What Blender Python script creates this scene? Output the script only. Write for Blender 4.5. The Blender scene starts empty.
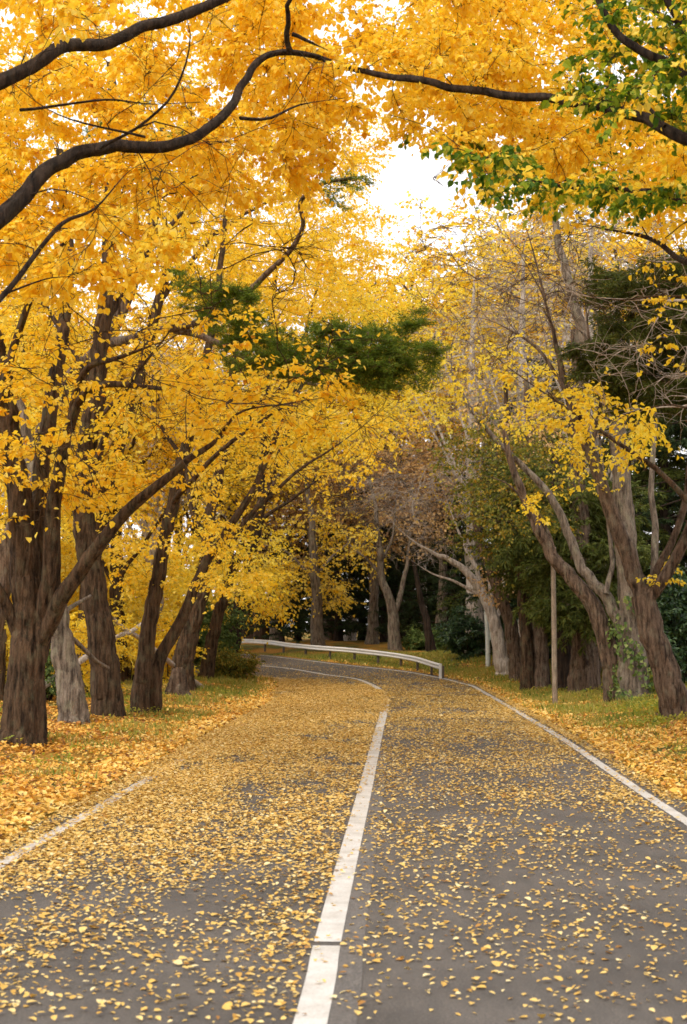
import bpy, math
import numpy as np

rng = np.random.default_rng(11)
COL = bpy.context.scene.collection
sc = bpy.context.scene

# ------------------------------------------------------------------ camera model
F, CX, CY, CAMZ = 1422.0, 343.5, 512.0, 1.9
PITCH = math.atan(118.0 / 1422.0)
SP, CP = math.sin(PITCH), math.cos(PITCH)


def W(px, py, Y):
    """a point of the place seen at pixel (px, py) and standing Y metres down the road"""
    dx, dy = (px - CX) / F, (CY - py) / F
    yw = CP - dy * SP
    zw = SP + dy * CP
    s = Y / yw
    return np.array([dx * s, Y, CAMZ + zw * s])


def inview(P, mx=110, my=130):
    Yc = P[..., 1] * CP + (P[..., 2] - CAMZ) * SP
    Zc = -P[..., 1] * SP + (P[..., 2] - CAMZ) * CP
    Yc = np.maximum(Yc, 0.05)
    px = CX + P[..., 0] / Yc * F
    py = CY - Zc / Yc * F
    return (P[..., 1] > 3.0) & (px > -mx) & (px < 687 + mx) & (py > -my) & (py < 1024 + my)


def sstep(a, b, x):
    t = np.clip((x - a) / (b - a), 0, 1)
    return t * t * (3 - 2 * t)


def hbase(y):
    return 1.15 * sstep(42.0, 82.0, y)


def base_hit(px, py):
    ys = np.linspace(3, 160, 9000)
    p0 = W(px, py, 1.0)
    slope = p0[2] - CAMZ
    z = CAMZ + slope * ys
    k = np.argmax(z <= hbase(ys))
    y = ys[k] if k > 0 else 120.0
    return np.array([p0[0] * y, y])


# road polylines (world x, y) from the near edge of the picture to beyond the bend
LEFT = [np.array([-3.3 + .0432 * y, y]) for y in (-30, 0, 10, 20, 30, 38)] + \
       [base_hit(283, 694), base_hit(285, 683), base_hit(256, 676), np.array([-9, 54.3]), np.array([-24, 54.8]), np.array([-45, 52])]
CENT = [np.array([-0.51 + .0432 * y, y]) for y in (-30, 0)] + \
       [base_hit(*p) for p in ((310, 1024), (327, 945), (345, 870), (365, 790), (378, 735), (384, 712), (386, 700), (383, 693), (374, 686), (356, 679), (328, 675), (263, 666))] + \
       [np.array([-9, 61.0]), np.array([-24, 61.8]), np.array([-45, 59])]
RIGHT = [np.array([2.95 + .0432 * y, y]) for y in (-30, 0)] + \
        [base_hit(*p) for p in ((687, 822), (617, 776), (548, 730), (480, 690), (460, 683), (440, 678), (400, 671), (340, 664.5), (290, 658.5), (245, 654.5))] + \
        [np.array([-10, 68.2]), np.array([-24, 69.3]), np.array([-45, 66])]


def catmull(P, n):
    """resample a polyline through a Catmull-Rom spline at n points, even in arc length"""
    P = np.asarray(P, float)
    Q = np.vstack([2 * P[0] - P[1], P, 2 * P[-1] - P[-2]])
    out = []
    for i in range(len(P) - 1):
        p0, p1, p2, p3 = Q[i], Q[i + 1], Q[i + 2], Q[i + 3]
        t = np.linspace(0, 1, 12, endpoint=False)[:, None]
        out.append(.5 * (2 * p1 + (p2 - p0) * t + (2 * p0 - 5 * p1 + 4 * p2 - p3) * t ** 2 + (-p0 + 3 * p1 - 3 * p2 + p3) * t ** 3))
    out.append(P[-1:])
    D = np.vstack(out)
    s = np.r_[0, np.cumsum(np.linalg.norm(np.diff(D[:, :3], axis=0), axis=1))]
    u = np.linspace(0, s[-1], n)
    return np.stack([np.interp(u, s, D[:, k]) for k in range(D.shape[1])], 1)


NL = 500
Lc, Cc, Rc = catmull(LEFT, NL), catmull(CENT, NL), catmull(RIGHT, NL)


def widen(line, away, d):
    t = np.gradient(line, axis=0)
    t /= np.linalg.norm(t, axis=1)[:, None]
    n = np.stack([t[:, 1], -t[:, 0]], 1) * away
    return line + n * d


LcO, RcO = widen(Lc, -1, .32), widen(Rc, 1, .32)
ROADPOLY = np.vstack([LcO, RcO[::-1]])


def in_poly(x, y, poly):
    x = np.asarray(x, float); y = np.asarray(y, float)
    ins = np.zeros(x.shape, bool)
    px, py = poly[:, 0], poly[:, 1]
    qx, qy = np.roll(px, -1), np.roll(py, -1)
    for a, b, c, d in zip(px, py, qx, qy):
        if b == d:
            continue
        cond = ((b > y) != (d > y))
        ins ^= cond & (x < (c - a) * (y - b) / (d - b) + a)
    return ins


def dist_line(x, y, line, step=3):
    P = line[::step]
    x = np.asarray(x, float).ravel(); y = np.asarray(y, float).ravel()
    out = np.empty(len(x))
    for i in range(0, len(x), 4000):
        dx = x[i:i + 4000, None] - P[None, :, 0]
        dy = y[i:i + 4000, None] - P[None, :, 1]
        out[i:i + 4000] = np.sqrt((dx * dx + dy * dy).min(1))
    return out


def terrain(x, y, want_d=False):
    x = np.asarray(x, float); y = np.asarray(y, float)
    sh = x.shape
    xr, yr = x.ravel(), y.ravel()
    ins = in_poly(xr, yr, ROADPOLY[::2])
    dl, dr = dist_line(xr, yr, LcO), dist_line(xr, yr, RcO)
    d = np.minimum(dl, dr)
    d[ins] = 0
    left = (dl < dr)
    near = 1 - sstep(56, 64, yr)
    raise_ = np.where(left, .22 * sstep(.4, 4, d), .42 * sstep(.4, 4.5, d)) * np.where(left, 1, .25 + .75 * near)
    bump = (.05 * np.sin(xr * 1.3 + yr * .5) * np.sin(yr * .9 - xr * .4) + .03 * np.sin(xr * 3.1 + 1) * np.sin(yr * 2.7)) * sstep(.3, 2, d)
    z = hbase(yr) + raise_ + bump - .05 * (1 - sstep(0, .22, d))
    z = z.reshape(sh)
    if want_d:
        return z, d.reshape(sh), left.reshape(sh), ins.reshape(sh)
    return z


def G(px, py):
    """the ground point seen at a pixel"""
    p0 = W(px, py, 1.0)
    ys = np.linspace(8, 95, 700)
    xs = p0[0] * ys
    z = CAMZ + (p0[2] - CAMZ) * ys
    g = terrain(xs, ys)
    k = np.argmax(z <= g)
    if k == 0:
        k = len(ys) - 1
    return np.array([xs[k], ys[k], g[k]])


def gz(x, y):
    return float(terrain(np.array([x]), np.array([y]))[0])


# ------------------------------------------------------------------ meshes
def mesh_np(name, V, Fc, mat, parent=None, tint=None, smooth=False, loc=None):
    me = bpy.data.meshes.new(name)
    V = np.ascontiguousarray(V, np.float32)
    if loc is not None:
        V = V - np.asarray(loc, np.float32)
    me.vertices.add(len(V)); me.vertices.foreach_set('co', V.ravel())
    m, k = Fc.shape
    me.loops.add(m * k); me.loops.foreach_set('vertex_index', np.ascontiguousarray(Fc, np.int32).ravel())
    me.polygons.add(m); me.polygons.foreach_set('loop_start', np.arange(0, m * k, k, dtype=np.int32))
    me.update(calc_edges=True)
    me.polygons.foreach_set('use_smooth', np.full(m, smooth, bool))
    if tint is not None:
        a = me.attributes.new('tint', 'FLOAT', 'FACE')
        a.data.foreach_set('value', np.ascontiguousarray(tint, np.float32))
    me.materials.append(mat)
    o = bpy.data.objects.new(name, me)
    COL.objects.link(o)
    if parent is not None:
        o.parent = parent
    elif loc is not None:
        o.location = loc
    return o


def tag(o, label, cat, group=None, kind=None):
    if label: o['label'] = label
    if cat: o['category'] = cat
    if group: o['group'] = group
    if kind: o['kind'] = kind
    return o


def empty(name, loc):
    e = bpy.data.objects.new(name, None)
    e.location = loc
    e.empty_display_size = .2
    COL.objects.link(e)
    return e


def unit(v):
    return v / np.maximum(np.linalg.norm(v, axis=-1, keepdims=True), 1e-9)


def tubes(P, R, sides):
    """P (B,n,3), R (B,n) -> verts, quads of B tubes"""
    B, n, _ = P.shape
    T = unit(np.gradient(P, axis=1))
    md = unit(P[:, -1] - P[:, 0])
    rv = unit(rng.normal(size=(B, 3)))
    ref = unit(np.cross(md, rv))[:, None, :]
    U = unit(np.cross(T, ref))
    Vv = np.cross(T, U)
    a = np.linspace(0, 2 * np.pi, sides, endpoint=False)
    ring = (U[:, :, None, :] * np.cos(a)[None, None, :, None] + Vv[:, :, None, :] * np.sin(a)[None, None, :, None])
    V = P[:, :, None, :] + ring * R[:, :, None, None]
    idx = np.arange(B * n * sides).reshape(B, n, sides)
    q = np.stack([idx[:, :-1], np.roll(idx, -1, 2)[:, :-1], np.roll(idx, -1, 2)[:, 1:], idx[:, 1:]], -1)
    return V.reshape(-1, 3), q.reshape(-1, 4)


def thick_tube(P, R, sides, rough=.07, flare=0., seed=0):
    """one trunk or limb with ridged bark and a flared foot"""
    r_ = np.random.default_rng(seed)
    n = len(P)
    T = unit(np.gradient(P, axis=0))
    U = np.empty_like(P); ref = np.array([1., .13, 0.])
    if abs(T[0] @ ref) > .9: ref = np.array([0, 1., .1])
    u = unit(np.cross(T[0], ref))
    for i in range(n):
        u = unit(u - T[i] * (u @ T[i])); U[i] = u
    Vv = np.cross(T, U)
    s = np.r_[0, np.cumsum(np.linalg.norm(np.diff(P, axis=0), axis=1))]
    a = np.linspace(0, 2 * np.pi, sides, endpoint=False)
    A, S = np.meshgrid(a, s)
    disp = np.zeros_like(A)
    for k, amp, fr in ((2, .9, .5), (3, .8, .8), (5, .7, 1.3), (7, .5, 2.2), (11, .4, 3.1)):
        ph, p2, p3 = r_.uniform(0, 6.28, 3)
        disp += .6 * amp * np.sin(k * A + ph + 1.2 * np.sin(S * fr + p2)) * (.6 + .4 * np.sin(S * fr * 1.7 + p3))
    fk = 2 * max(3, sides // 8)
    ph = r_.uniform(0, 6.28, 4)
    tw_ = A + .22 * np.sin(S * 2.3 + ph[0]) + .12 * np.sin(S * 6.1 + ph[1])
    disp += 1.5 * (np.abs(np.sin(fk * .5 * tw_ + ph[2])) - .6) * (.65 + .35 * np.sin(S * 4.3 + 3 * A + ph[3]))
    disp += r_.normal(0, .30, A.shape)
    disp *= rough
    for _ in range(int(s[-1] * .5)):       # burls and healed limb scars
        a0, s0 = r_.uniform(0, 6.28), r_.uniform(min(1.3, s[-1] * .5), s[-1])
        da = np.angle(np.exp(1j * (A - a0)))
        w = r_.uniform(.12, .3)
        disp += r_.uniform(.08, .2) * np.exp(-(da / .4) ** 2 - ((S - s0) / w) ** 2)
    if flare:
        ph = r_.uniform(0, 6.28)
        disp += flare * np.exp(-S / .55) * (.5 + .6 * np.sin(5 * A + ph)) + flare * .3 * np.exp(-S / 1.4)
    Rr = R[:, None] * (1 + disp)
    V = P[:, None] + (U[:, None] * np.cos(A)[..., None] + Vv[:, None] * np.sin(A)[..., None]) * Rr[..., None]
    idx = np.arange(n * sides).reshape(n, sides)
    q = np.stack([idx[:-1], np.roll(idx, -1, 1)[:-1], np.roll(idx, -1, 1)[1:], idx[1:]], -1)
    return V.reshape(-1, 3), q.reshape(-1, 4)


def join_vq(parts):
    Vs, Qs, o = [], [], 0
    for V, Q in parts:
        if len(V) == 0: continue
        Vs.append(V); Qs.append(Q + o); o += len(V)
    return np.vstack(Vs), np.vstack(Qs)


def leaves_mesh(P, A, N, L, Wd, fold=.25, fine=False):
    """P base, A axis, N normal, L length, Wd width -> verts, quads, faces per leaf"""
    Bn = unit(np.cross(N, A))
    N = np.cross(A, Bn)
    L = L[:, None]; Wd = Wd[:, None]
    up = N * (Wd * fold)
    n = len(P)
    if fine:
        v = np.stack([P, P + A * L * .28 + Bn * Wd * .47 + up, P + A * L * .66 + Bn * Wd * .40 + up * .8 - N * L * .05, P + A * L - N * L * .18,
                      P + A * L * .66 - Bn * Wd * .40 + up * .8 - N * L * .05, P + A * L * .28 - Bn * Wd * .47 + up], 1)
        i = np.arange(n)[:, None] * 6
        q = np.stack([i + [0, 1, 2, 3], i + [0, 3, 4, 5]], 1).reshape(-1, 4)
        return v.reshape(-1, 3), q, 2
    v = np.stack([P, P + A * L * .42 + Bn * Wd * .5 + up, P + A * L - N * L * .12, P + A * L * .42 - Bn * Wd * .5 + up], 1)
    i = np.arange(n)[:, None] * 4
    return v.reshape(-1, 3), i + np.array([[0, 1, 2, 3]]), 1


# ------------------------------------------------------------------ materials
def newmat(name):
    m = bpy.data.materials.new(name); m.use_nodes = True
    nt = m.node_tree; nt.nodes.clear()
    out = nt.nodes.new('ShaderNodeOutputMaterial')
    return m, nt, out


def ramp(nt, stops, fac=None):
    r = nt.nodes.new('ShaderNodeValToRGB')
    el = r.color_ramp.elements
    while len(el) > 1: el.remove(el[-1])
    el[0].position = stops[0][0]; el[0].color = (*stops[0][1], 1)
    for p, c in stops[1:]:
        e = el.new(p); e.color = (*c, 1)
    if fac is not None: nt.links.new(fac, r.inputs[0])
    return r


def noise(nt, scale, detail=4, vec=None, rough=.55):
    n = nt.nodes.new('ShaderNodeTexNoise')
    n.inputs['Scale'].default_value = scale; n.inputs['Detail'].default_value = detail; n.inputs['Roughness'].default_value = rough
    if vec is not None: nt.links.new(vec, n.inputs['Vector'])
    return n


def mapping(nt, scale, src='Object'):
    tc = nt.nodes.new('ShaderNodeTexCoord'); mp = nt.nodes.new('ShaderNodeMapping')
    mp.inputs['Scale'].default_value = scale
    nt.links.new(tc.outputs[src], mp.inputs['Vector'])
    return mp.outputs[0]


def mixc(nt, fac, a, b, mode='MIX'):
    m = nt.nodes.new('ShaderNodeMix'); m.data_type = 'RGBA'; m.blend_type = mode
    for i, v in ((0, fac), (6, a), (7, b)):
        if isinstance(v, (int, float)): m.inputs[i].default_value = v
        elif isinstance(v, tuple): m.inputs[i].default_value = (*v, 1)
        else: nt.links.new(v, m.inputs[i])
    return m.outputs[2]


def leaf_mat(name, stops, trans=.5, rough=.6, gloss=.25, tcol=(1.0, .92, .6)):
    m, nt, out = newmat(name)
    at = nt.nodes.new('ShaderNodeAttribute'); at.attribute_name = 'tint'
    r = ramp(nt, stops, at.outputs['Fac'])
    d = nt.nodes.new('ShaderNodeBsdfPrincipled')
    d.inputs['Roughness'].default_value = rough
    d.inputs['Specular IOR Level'].default_value = gloss
    nt.links.new(r.outputs[0], d.inputs['Base Color'])
    t = nt.nodes.new('ShaderNodeBsdfTranslucent')
    tc = mixc(nt, 1.0, r.outputs[0], tcol, 'MULTIPLY')
    nt.links.new(tc, t.inputs['Color'])
    mx = nt.nodes.new('ShaderNodeMixShader'); mx.inputs[0].default_value = trans
    nt.links.new(d.outputs[0], mx.inputs[1]); nt.links.new(t.outputs[0], mx.inputs[2])
    nt.links.new(mx.outputs[0], out.inputs[0])
    return m


def bark_mat(name, c1, c2, lichen=(.30, .30, .24), lich=.35, sc_=1.0, bumpd=.06):
    m, nt, out = newmat(name)
    v = mapping(nt, (9 * sc_, 9 * sc_, 1.25 * sc_))
    n1 = noise(nt, 1.6, 6, v, .65)
    n2 = noise(nt, 3.5, 4, mapping(nt, (1.4, 1.4, 1.0)))
    n3 = noise(nt, 60, 3, mapping(nt, (1, 1, .4)))
    r1 = ramp(nt, [(.36, c1), (.60, c2)], n1.outputs['Fac'])
    rl = ramp(nt, [(.52, (0, 0, 0)), (.68, (1, 1, 1))], n2.outputs['Fac'])
    mm = nt.nodes.new('ShaderNodeMath'); mm.operation = 'MULTIPLY'; mm.inputs[1].default_value = lich
    nt.links.new(rl.outputs[0], mm.inputs[0])
    c = mixc(nt, mm.outputs[0], r1.outputs[0], lichen)
    r3 = ramp(nt, [(.3, (.72, .72, .72)), (.7, (1.15, 1.15, 1.15))], n3.outputs['Fac'])
    c = mixc(nt, 1.0, c, r3.outputs[0], 'MULTIPLY')
    p = nt.nodes.new('ShaderNodeBsdfPrincipled'); p.inputs['Roughness'].default_value = .9; p.inputs['Specular IOR Level'].default_value = .15
    nt.links.new(c, p.inputs['Base Color'])
    wv = nt.nodes.new('ShaderNodeTexVoronoi'); wv.feature = 'DISTANCE_TO_EDGE'; wv.inputs['Scale'].default_value = 1.0
    nv = noise(nt, 2.0, 3, v)
    mv = mixc(nt, .35, v, nv.outputs['Color'])
    nt.links.new(mv, wv.inputs['Vector'])
    rv = ramp(nt, [(0, (0, 0, 0)), (.25, (1, 1, 1))], wv.outputs['Distance'])
    hsum = mixc(nt, .5, n1.outputs['Fac'], rv.outputs[0])
    b = nt.nodes.new('ShaderNodeBump'); b.inputs['Distance'].default_value = bumpd; b.inputs['Strength'].default_value = .9
    nt.links.new(hsum, b.inputs['Height']); nt.links.new(b.outputs[0], p.inputs['Normal'])
    nt.links.new(p.outputs[0], out.inputs[0])
    return m


def plain_mat(name, col, rough=.5, metal=0., var=.15, scale=8):
    m, nt, out = newmat(name)
    n1 = noise(nt, scale, 5, mapping(nt, (1, 1, 1)))
    a = tuple(c * (1 - var) for c in col); b_ = tuple(min(1, c * (1 + var)) for c in col)
    r1 = ramp(nt, [(.3, a), (.7, b_)], n1.outputs['Fac'])
    p = nt.nodes.new('ShaderNodeBsdfPrincipled'); p.inputs['Roughness'].default_value = rough; p.inputs['Metallic'].default_value = metal
    nt.links.new(r1.outputs[0], p.inputs['Base Color'])
    nt.links.new(p.outputs[0], out.inputs[0])
    return m


# tint 0..0.8 autumn yellows, above 0.85 still green
YEL = [(0, (.60, .28, .03)), (.12, (.82, .46, .025)), (.35, (.94, .64, .032)), (.6, (.96, .73, .06)), (.8, (.96, .80, .18)), (.86, (.34, .40, .02)), (.93, (.11, .21, .014)), (1, (.045, .12, .01))]
LEM = [(0, (.70, .44, .03)), (.25, (.92, .68, .04)), (.55, (.96, .78, .07)), (.8, (.92, .82, .20)), (.86, (.42, .46, .03)), (1, (.12, .2, .015))]
MAT = {}
MAT['yellow'] = leaf_mat('leaf_yellow', YEL, .55)
MAT['lemon'] = leaf_mat('leaf_lemon', LEM, .55)
MAT['olive'] = leaf_mat('leaf_olive', [(0, (.45, .26, .03)), (.3, (.36, .30, .04)), (.6, (.17, .19, .03)), (1, (.06, .10, .02))], .35)
MAT['weed'] = leaf_mat('leaf_weed', [(0, (.50, .38, .05)), (.35, (.40, .40, .05)), (.7, (.20, .28, .04)), (1, (.09, .17, .03))], .35)
MAT['tan'] = leaf_mat('leaf_tan', [(0, (.50, .30, .13)), (.5, (.68, .46, .22)), (1, (.80, .58, .26))], .45)
MAT['needle'] = leaf_mat('needle_green', [(0, (.05, .065, .014)), (.5, (.09, .115, .02)), (1, (.19, .20, .045))], .25, .6, .2, (1, 1, .6))
MAT['needle_pine'] = leaf_mat('needle_pine', [(0, (.07, .11, .012)), (.5, (.13, .20, .02)), (1, (.26, .33, .05))], .3, .6, .2, (1, 1, .6))
MAT['needle_dark'] = leaf_mat('needle_dark', [(0, (.02, .035, .015)), (.5, (.035, .06, .02)), (1, (.075, .11, .035))], .2, .6, .2, (1, 1, .7))
MAT['evergreen'] = leaf_mat('leaf_evergreen', [(0, (.02, .045, .02)), (.6, (.04, .09, .03)), (1, (.12, .2, .05))], .2, .4, .5, (1, 1, .6))
MAT['ivy'] = leaf_mat('leaf_ivy', [(0, (.06, .11, .03)), (.6, (.16, .24, .06)), (1, (.36, .40, .14))], .3)
MAT['grass'] = leaf_mat('grass_blade', [(0, (.48, .38, .10)), (.35, (.38, .37, .07)), (.7, (.22, .28, .05)), (1, (.11, .19, .03))], .35)
MAT['fallen'] = leaf_mat('leaf_fallen', [(0, (.16, .08, .03)), (.10, (.40, .19, .04)), (.3, (.54, .30, .06)), (.6, (.68, .43, .10)), (.85, (.76, .54, .18)), (1, (.82, .67, .35))], .2, .6, .3)
MAT['fallen_orange'] = leaf_mat('leaf_fallen_verge', [(0, (.10, .045, .02)), (.15, (.28, .11, .03)), (.33, (.56, .25, .045)), (.52, (.76, .40, .062)), (.8, (.86, .54, .10)), (1, (.88, .66, .22))], .2, .55, .35)
MAT['bark'] = bark_mat('bark_brown', (.016, .010, .006), (.105, .064, .037), (.13, .125, .075), lich=.35)
MAT['bark_dark'] = bark_mat('bark_dark', (.012, .008, .006), (.050, .033, .023), (.08, .07, .05), lich=.2)
MAT['bark_red'] = bark_mat('bark_reddish', (.032, .020, .014), (.18, .122, .084), (.22, .20, .14), lich=.4)
MAT['bark_grey'] = bark_mat('bark_grey', (.055, .042, .032), (.24, .19, .145), (.30, .29, .20), .45)
MAT['bark_pale'] = bark_mat('bark_pale', (.26, .21, .17), (.60, .52, .45), (.52, .49, .40), .5)

# ------------------------------------------------------------------ trees
TREES = []


class Tree:
    def __init__(self, name, label, cat='tree', group=None, bark='bark', leaf='yellow', fine=False):
        self.name, self.label, self.cat, self.group = name, label, cat, group
        self.bark, self.leaf, self.fine = bark, leaf, fine
        self.thick, self.nodes, self.nrad, self.ntan = [], [], [], []
        self.br = []          # (path, r0, r1)
        self.tw = []          # twig arrays (O, D, L, R)
        self.lv = []          # leaf arrays
        self.cull = True
        self.base = None

    def limb(self, pts, r0, r1, sides=14, rough=.06, flare=0., mid=None, step=.12):
        P = np.asarray(pts, float)
        if self.base is None: self.base = P[0].copy()
        ln = np.linalg.norm(np.diff(P, axis=0), axis=1).sum()
        n = max(8, int(ln / step))
        C = catmull(P, n)
        t = np.linspace(0, 1, n)
        R = r0 + (r1 - r0) * t ** .85
        if r1 <= .02: R = np.maximum(R * (1 - sstep(.45, 1, t) * .85), .004)
        w = np.stack([np.interp(t, np.linspace(0, 1, max(3, n // 7)), rng.normal(size=max(3, n // 7))) for _ in range(3)], 1)
        kk = np.hanning(max(5, (n // 9) * 2 + 3)); kk /= kk.sum(); hw = len(kk) // 2
        w = np.stack([np.convolve(np.pad(w[:, c], hw, 'edge'), kk, 'valid')[:n] for c in range(3)], 1)
        C = C + w * (np.minimum(R, .10) * .42)[:, None] * sstep(0, .25, t)[:, None]
        w = np.stack([np.interp(t, np.linspace(0, 1, max(3, n // 3)), rng.normal(size=max(3, n // 3))) for _ in range(3)], 1)
        C = C + w * (np.minimum(R, .06) * .28)[:, None] * sstep(0, .05, t)[:, None]
        self.thick.append(thick_tube(C, R, sides, rough, flare, int(rng.integers(1e6))))
        k = max(1, n // max(3, int(ln / .35)))
        self.addnodes(C[::k], R[::k])
        return C

    def addnodes(self, C, R):
        if len(C) < 2: return
        T = unit(np.gradient(C, axis=0))
        self.nodes.append(C); self.nrad.append(R); self.ntan.append(T)

    def grow(self, targets, rmax=.05, k=.011, up=.12, wig=.05, minfrac=0.0, rtip=.004):
        N = np.vstack(self.nodes); R = np.concatenate(self.nrad); T = np.vstack(self.ntan)
        if minfrac > 0:
            zmin, zmax = N[:, 2].min(), N[:, 2].max()
            ok = N[:, 2] > zmin + minfrac * (zmax - zmin)
            N, R, T = N[ok], R[ok], T[ok]
        targets = np.asarray(targets)
        d0 = np.array([np.min(((N - t) ** 2).sum(1)) for t in targets])
        ends = []
        for ti in np.argsort(d0):
            t = targets[ti]
            dv = t - N
            d = np.linalg.norm(dv, axis=1)
            cosang = (dv * T).sum(1) / np.maximum(d, 1e-6)
            cost = d * (1.35 - .45 * np.clip(cosang, -1, 1)) + .0 * R
            j = int(np.argmin(cost)); dist = d[j]
            n = int(np.clip(dist / .16, 4, 40))
            s = np.linspace(0, 1, n)[:, None]
            P0, P2 = N[j], t
            P1 = P0 + T[j] * dist * .38 + np.array([0, 0, up * dist])
            P = (1 - s) ** 2 * P0 + 2 * s * (1 - s) * P1 + s ** 2 * P2
            m = max(3, n // 3)
            w = np.stack([np.interp(np.linspace(0, 1, n), np.linspace(0, 1, m), rng.normal(size=m)) for _ in range(3)], 1)
            w[0] = 0
            w = w + .35 * rng.normal(size=w.shape)
            P = P + w * wig * min(1, dist) * np.sin(np.pi * np.clip(s, 0, .75) / 1.5 + 0)
            r0 = min(R[j] * .72, rmax, rtip + k * dist)
            Rr = r0 + (rtip - r0) * np.linspace(0, 1, n)
            self.br.append((P, Rr))
            Tn = unit(np.gradient(P, axis=0))
            N = np.vstack([N, P[1:]]); R = np.concatenate([R, Rr[1:]]); T = np.vstack([T, Tn[1:]])
            ends.append((P, Tn))
        self.nodes, self.nrad, self.ntan = [N], [R], [T]
        return ends

    def spray(self, ends, twigs=9, tl=.55, leaves=9, tint=(.45, .18), green=0., flat=.45, back=1.0, lsize=.07, wr=.8, droop=.15, rt=.003, hang=.5, sub=True):
        """side twigs along the outer part of each new branch, leaves along the twigs"""
        O, D = [], []
        for P, T in ends:
            n = len(P)
            seg = np.linalg.norm(np.diff(P, axis=0), axis=1)
            s = np.r_[0, np.cumsum(seg)]
            m = twigs
            u = s[-1] - rng.uniform(0, 1, m) ** 1.2 * min(s[-1], back)
            u[0] = s[-1]
            pos = np.stack([np.interp(u, s, P[:, c]) for c in range(3)], 1)
            ta = np.stack([np.interp(u, s, T[:, c]) for c in range(3)], 1)
            r = rng.normal(size=(m, 3)); r[:, 2] *= flat
            d = unit(ta * rng.uniform(.4, 1.1, (m, 1)) + r * .75)
            d[:, 2] *= .7
            O.append(pos); D.append(unit(d))
        O = np.vstack(O); D = np.vstack(D)
        L = tl * rng.uniform(.45, 1.2, len(O))
        tb = rng.normal(0, .06, len(O))
        if self.cull:
            ok = inview(O + D * L[:, None] * .5)
            O, D, L, tb = O[ok], D[ok], L[ok], tb[ok]
        if len(O) == 0: return
        self.tw.append((O, D, L, np.full(len(O), rt), droop))
        if leaves <= 0: return
        B = len(O)
        K = leaves
        s = rng.uniform(.12, 1.03, (B, K))
        P = O[:, None] + D[:, None] * (s * L[:, None])[..., None]
        P[..., 2] -= droop * (s ** 2) * L[:, None]
        side = unit(np.cross(D, [0, 0, 1.]) + 1e-6)
        sgn = rng.choice([-1, 1], (B, K))[..., None]
        A = unit(D[:, None] * .55 + side[:, None] * sgn * .8 + rng.normal(0, .35, (B, K, 3)) + np.array([0, 0, -1.]) * (.1 + (2 * hang - .1) * rng.uniform(0, 1, (B, K)))[..., None])
        Nn = unit(np.array([0, 0, 1.]) + rng.normal(0, .55, (B, K, 3)) + D[:, None] * .25)
        P = P + A * .018
        Ll = lsize * np.clip(rng.normal(1, .18, (B, K)), .5, 1.5)
        tt = np.clip(rng.normal(tint[0], tint[1], (B, K)) + tb[:, None], 0, .8)
        if green > 0:
            g = (rng.uniform(size=(B, 1)) < green) & (rng.uniform(size=(B, K)) < .85)
            tt = np.where(g, rng.uniform(.84, 1, (B, K)), tt)
        self.lv.append((P.reshape(-1, 3), A.reshape(-1, 3), Nn.reshape(-1, 3), Ll.ravel(), (Ll * wr * rng.uniform(.8, 1.15, (B, K))).ravel(), tt.ravel()))

    def wood_parts(self):
        parts = list(self.thick)
        groups = {}
        for P, R in self.br:
            if self.cull and not inview(P, 160, 200).any(): continue
            groups.setdefault(len(P), []).append((P, R))
        for n, lst in groups.items():
            Pn = np.stack([a for a, _ in lst]); Rn = np.stack([b for _, b in lst])
            parts.append(tubes(Pn, Rn, 5))
        for O, D, L, R, droop in self.tw:
            s = np.array([0, .35, .7, 1.0])
            bend = rng.normal(0, .06, (len(O), 4, 3)); bend[:, 0] = 0
            P = O[:, None] + D[:, None] * (s[None] * L[:, None])[..., None] + bend * L[:, None, None]
            P[..., 2] -= droop * (s ** 2)[None] * L[:, None]
            Rr = R[:, None] * np.array([1, .8, .55, .25])[None]
            parts.append(tubes(P, Rr, 3))
        return parts

    def build(self, at=None):
        base = self.base
        e = empty(self.name, base)
        tag(e, self.label, self.cat, self.group)
        V, Q = join_vq(self.wood_parts())
        mesh_np('trunk', V, Q, MAT[self.bark], e, smooth=True, loc=base)
        if self.lv:
            P, A, N, L, Wd, tt = [np.concatenate([l[i] for l in self.lv]) for i in range(6)]
            if self.cull:
                ok = inview(P)
                P, A, N, L, Wd, tt = P[ok], A[ok], N[ok], L[ok], Wd[ok], tt[ok]
            if len(P):
                V, Q, f = leaves_mesh(P, A, N, L, Wd, .2, self.fine)
                mesh_np('crown', V, Q, MAT[self.leaf], e, tint=np.repeat(tt, f), loc=base)
            self.nleaf = len(P)
        TREES.append((self.name, getattr(self, 'nleaf', 0), len(self.br)))
        return e


def region(poly, d0, d1, n, bias=None):
    """n targets inside a patch of the view, between two distances along the road"""
    poly = np.array(poly, float)
    lo, hi = poly.min(0), poly.max(0)
    out = []
    while len(out) < n:
        x = rng.uniform(lo[0], hi[0], 200); y = rng.uniform(lo[1], hi[1], 200)
        ok = in_poly(x, y, poly)
        for a, b in zip(x[ok], y[ok]):
            out.append(W(a, b, rng.uniform(d0, d1)))
            if len(out) >= n: break
    return np.array(out)


def px_path(pts, d0, d1=None):
    """pixel path with the distance running from d0 to d1"""
    n = len(pts); d1 = d0 if d1 is None else d1
    return [W(p[0], p[1], (p[2] if len(p) > 2 else d0 + (d1 - d0) * i / (n - 1))) for i, p in enumerate(pts)]

# ------------------------------------------------------------------ setting
def grid_mesh(name, xs, ys, zf, mat):
    X, Y = np.meshgrid(xs, ys)
    Z = zf(X, Y)
    V = np.stack([X, Y, Z], -1).reshape(-1, 3)
    nx = len(xs); i = np.arange(len(ys) - 1)[:, None] * nx + np.arange(nx - 1)[None]
    q = np.stack([i, i + 1, i + nx + 1, i + nx], -1).reshape(-1, 4)
    return mesh_np(name, V, q, mat, smooth=True)


def sym(vals):
    return vals


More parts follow.
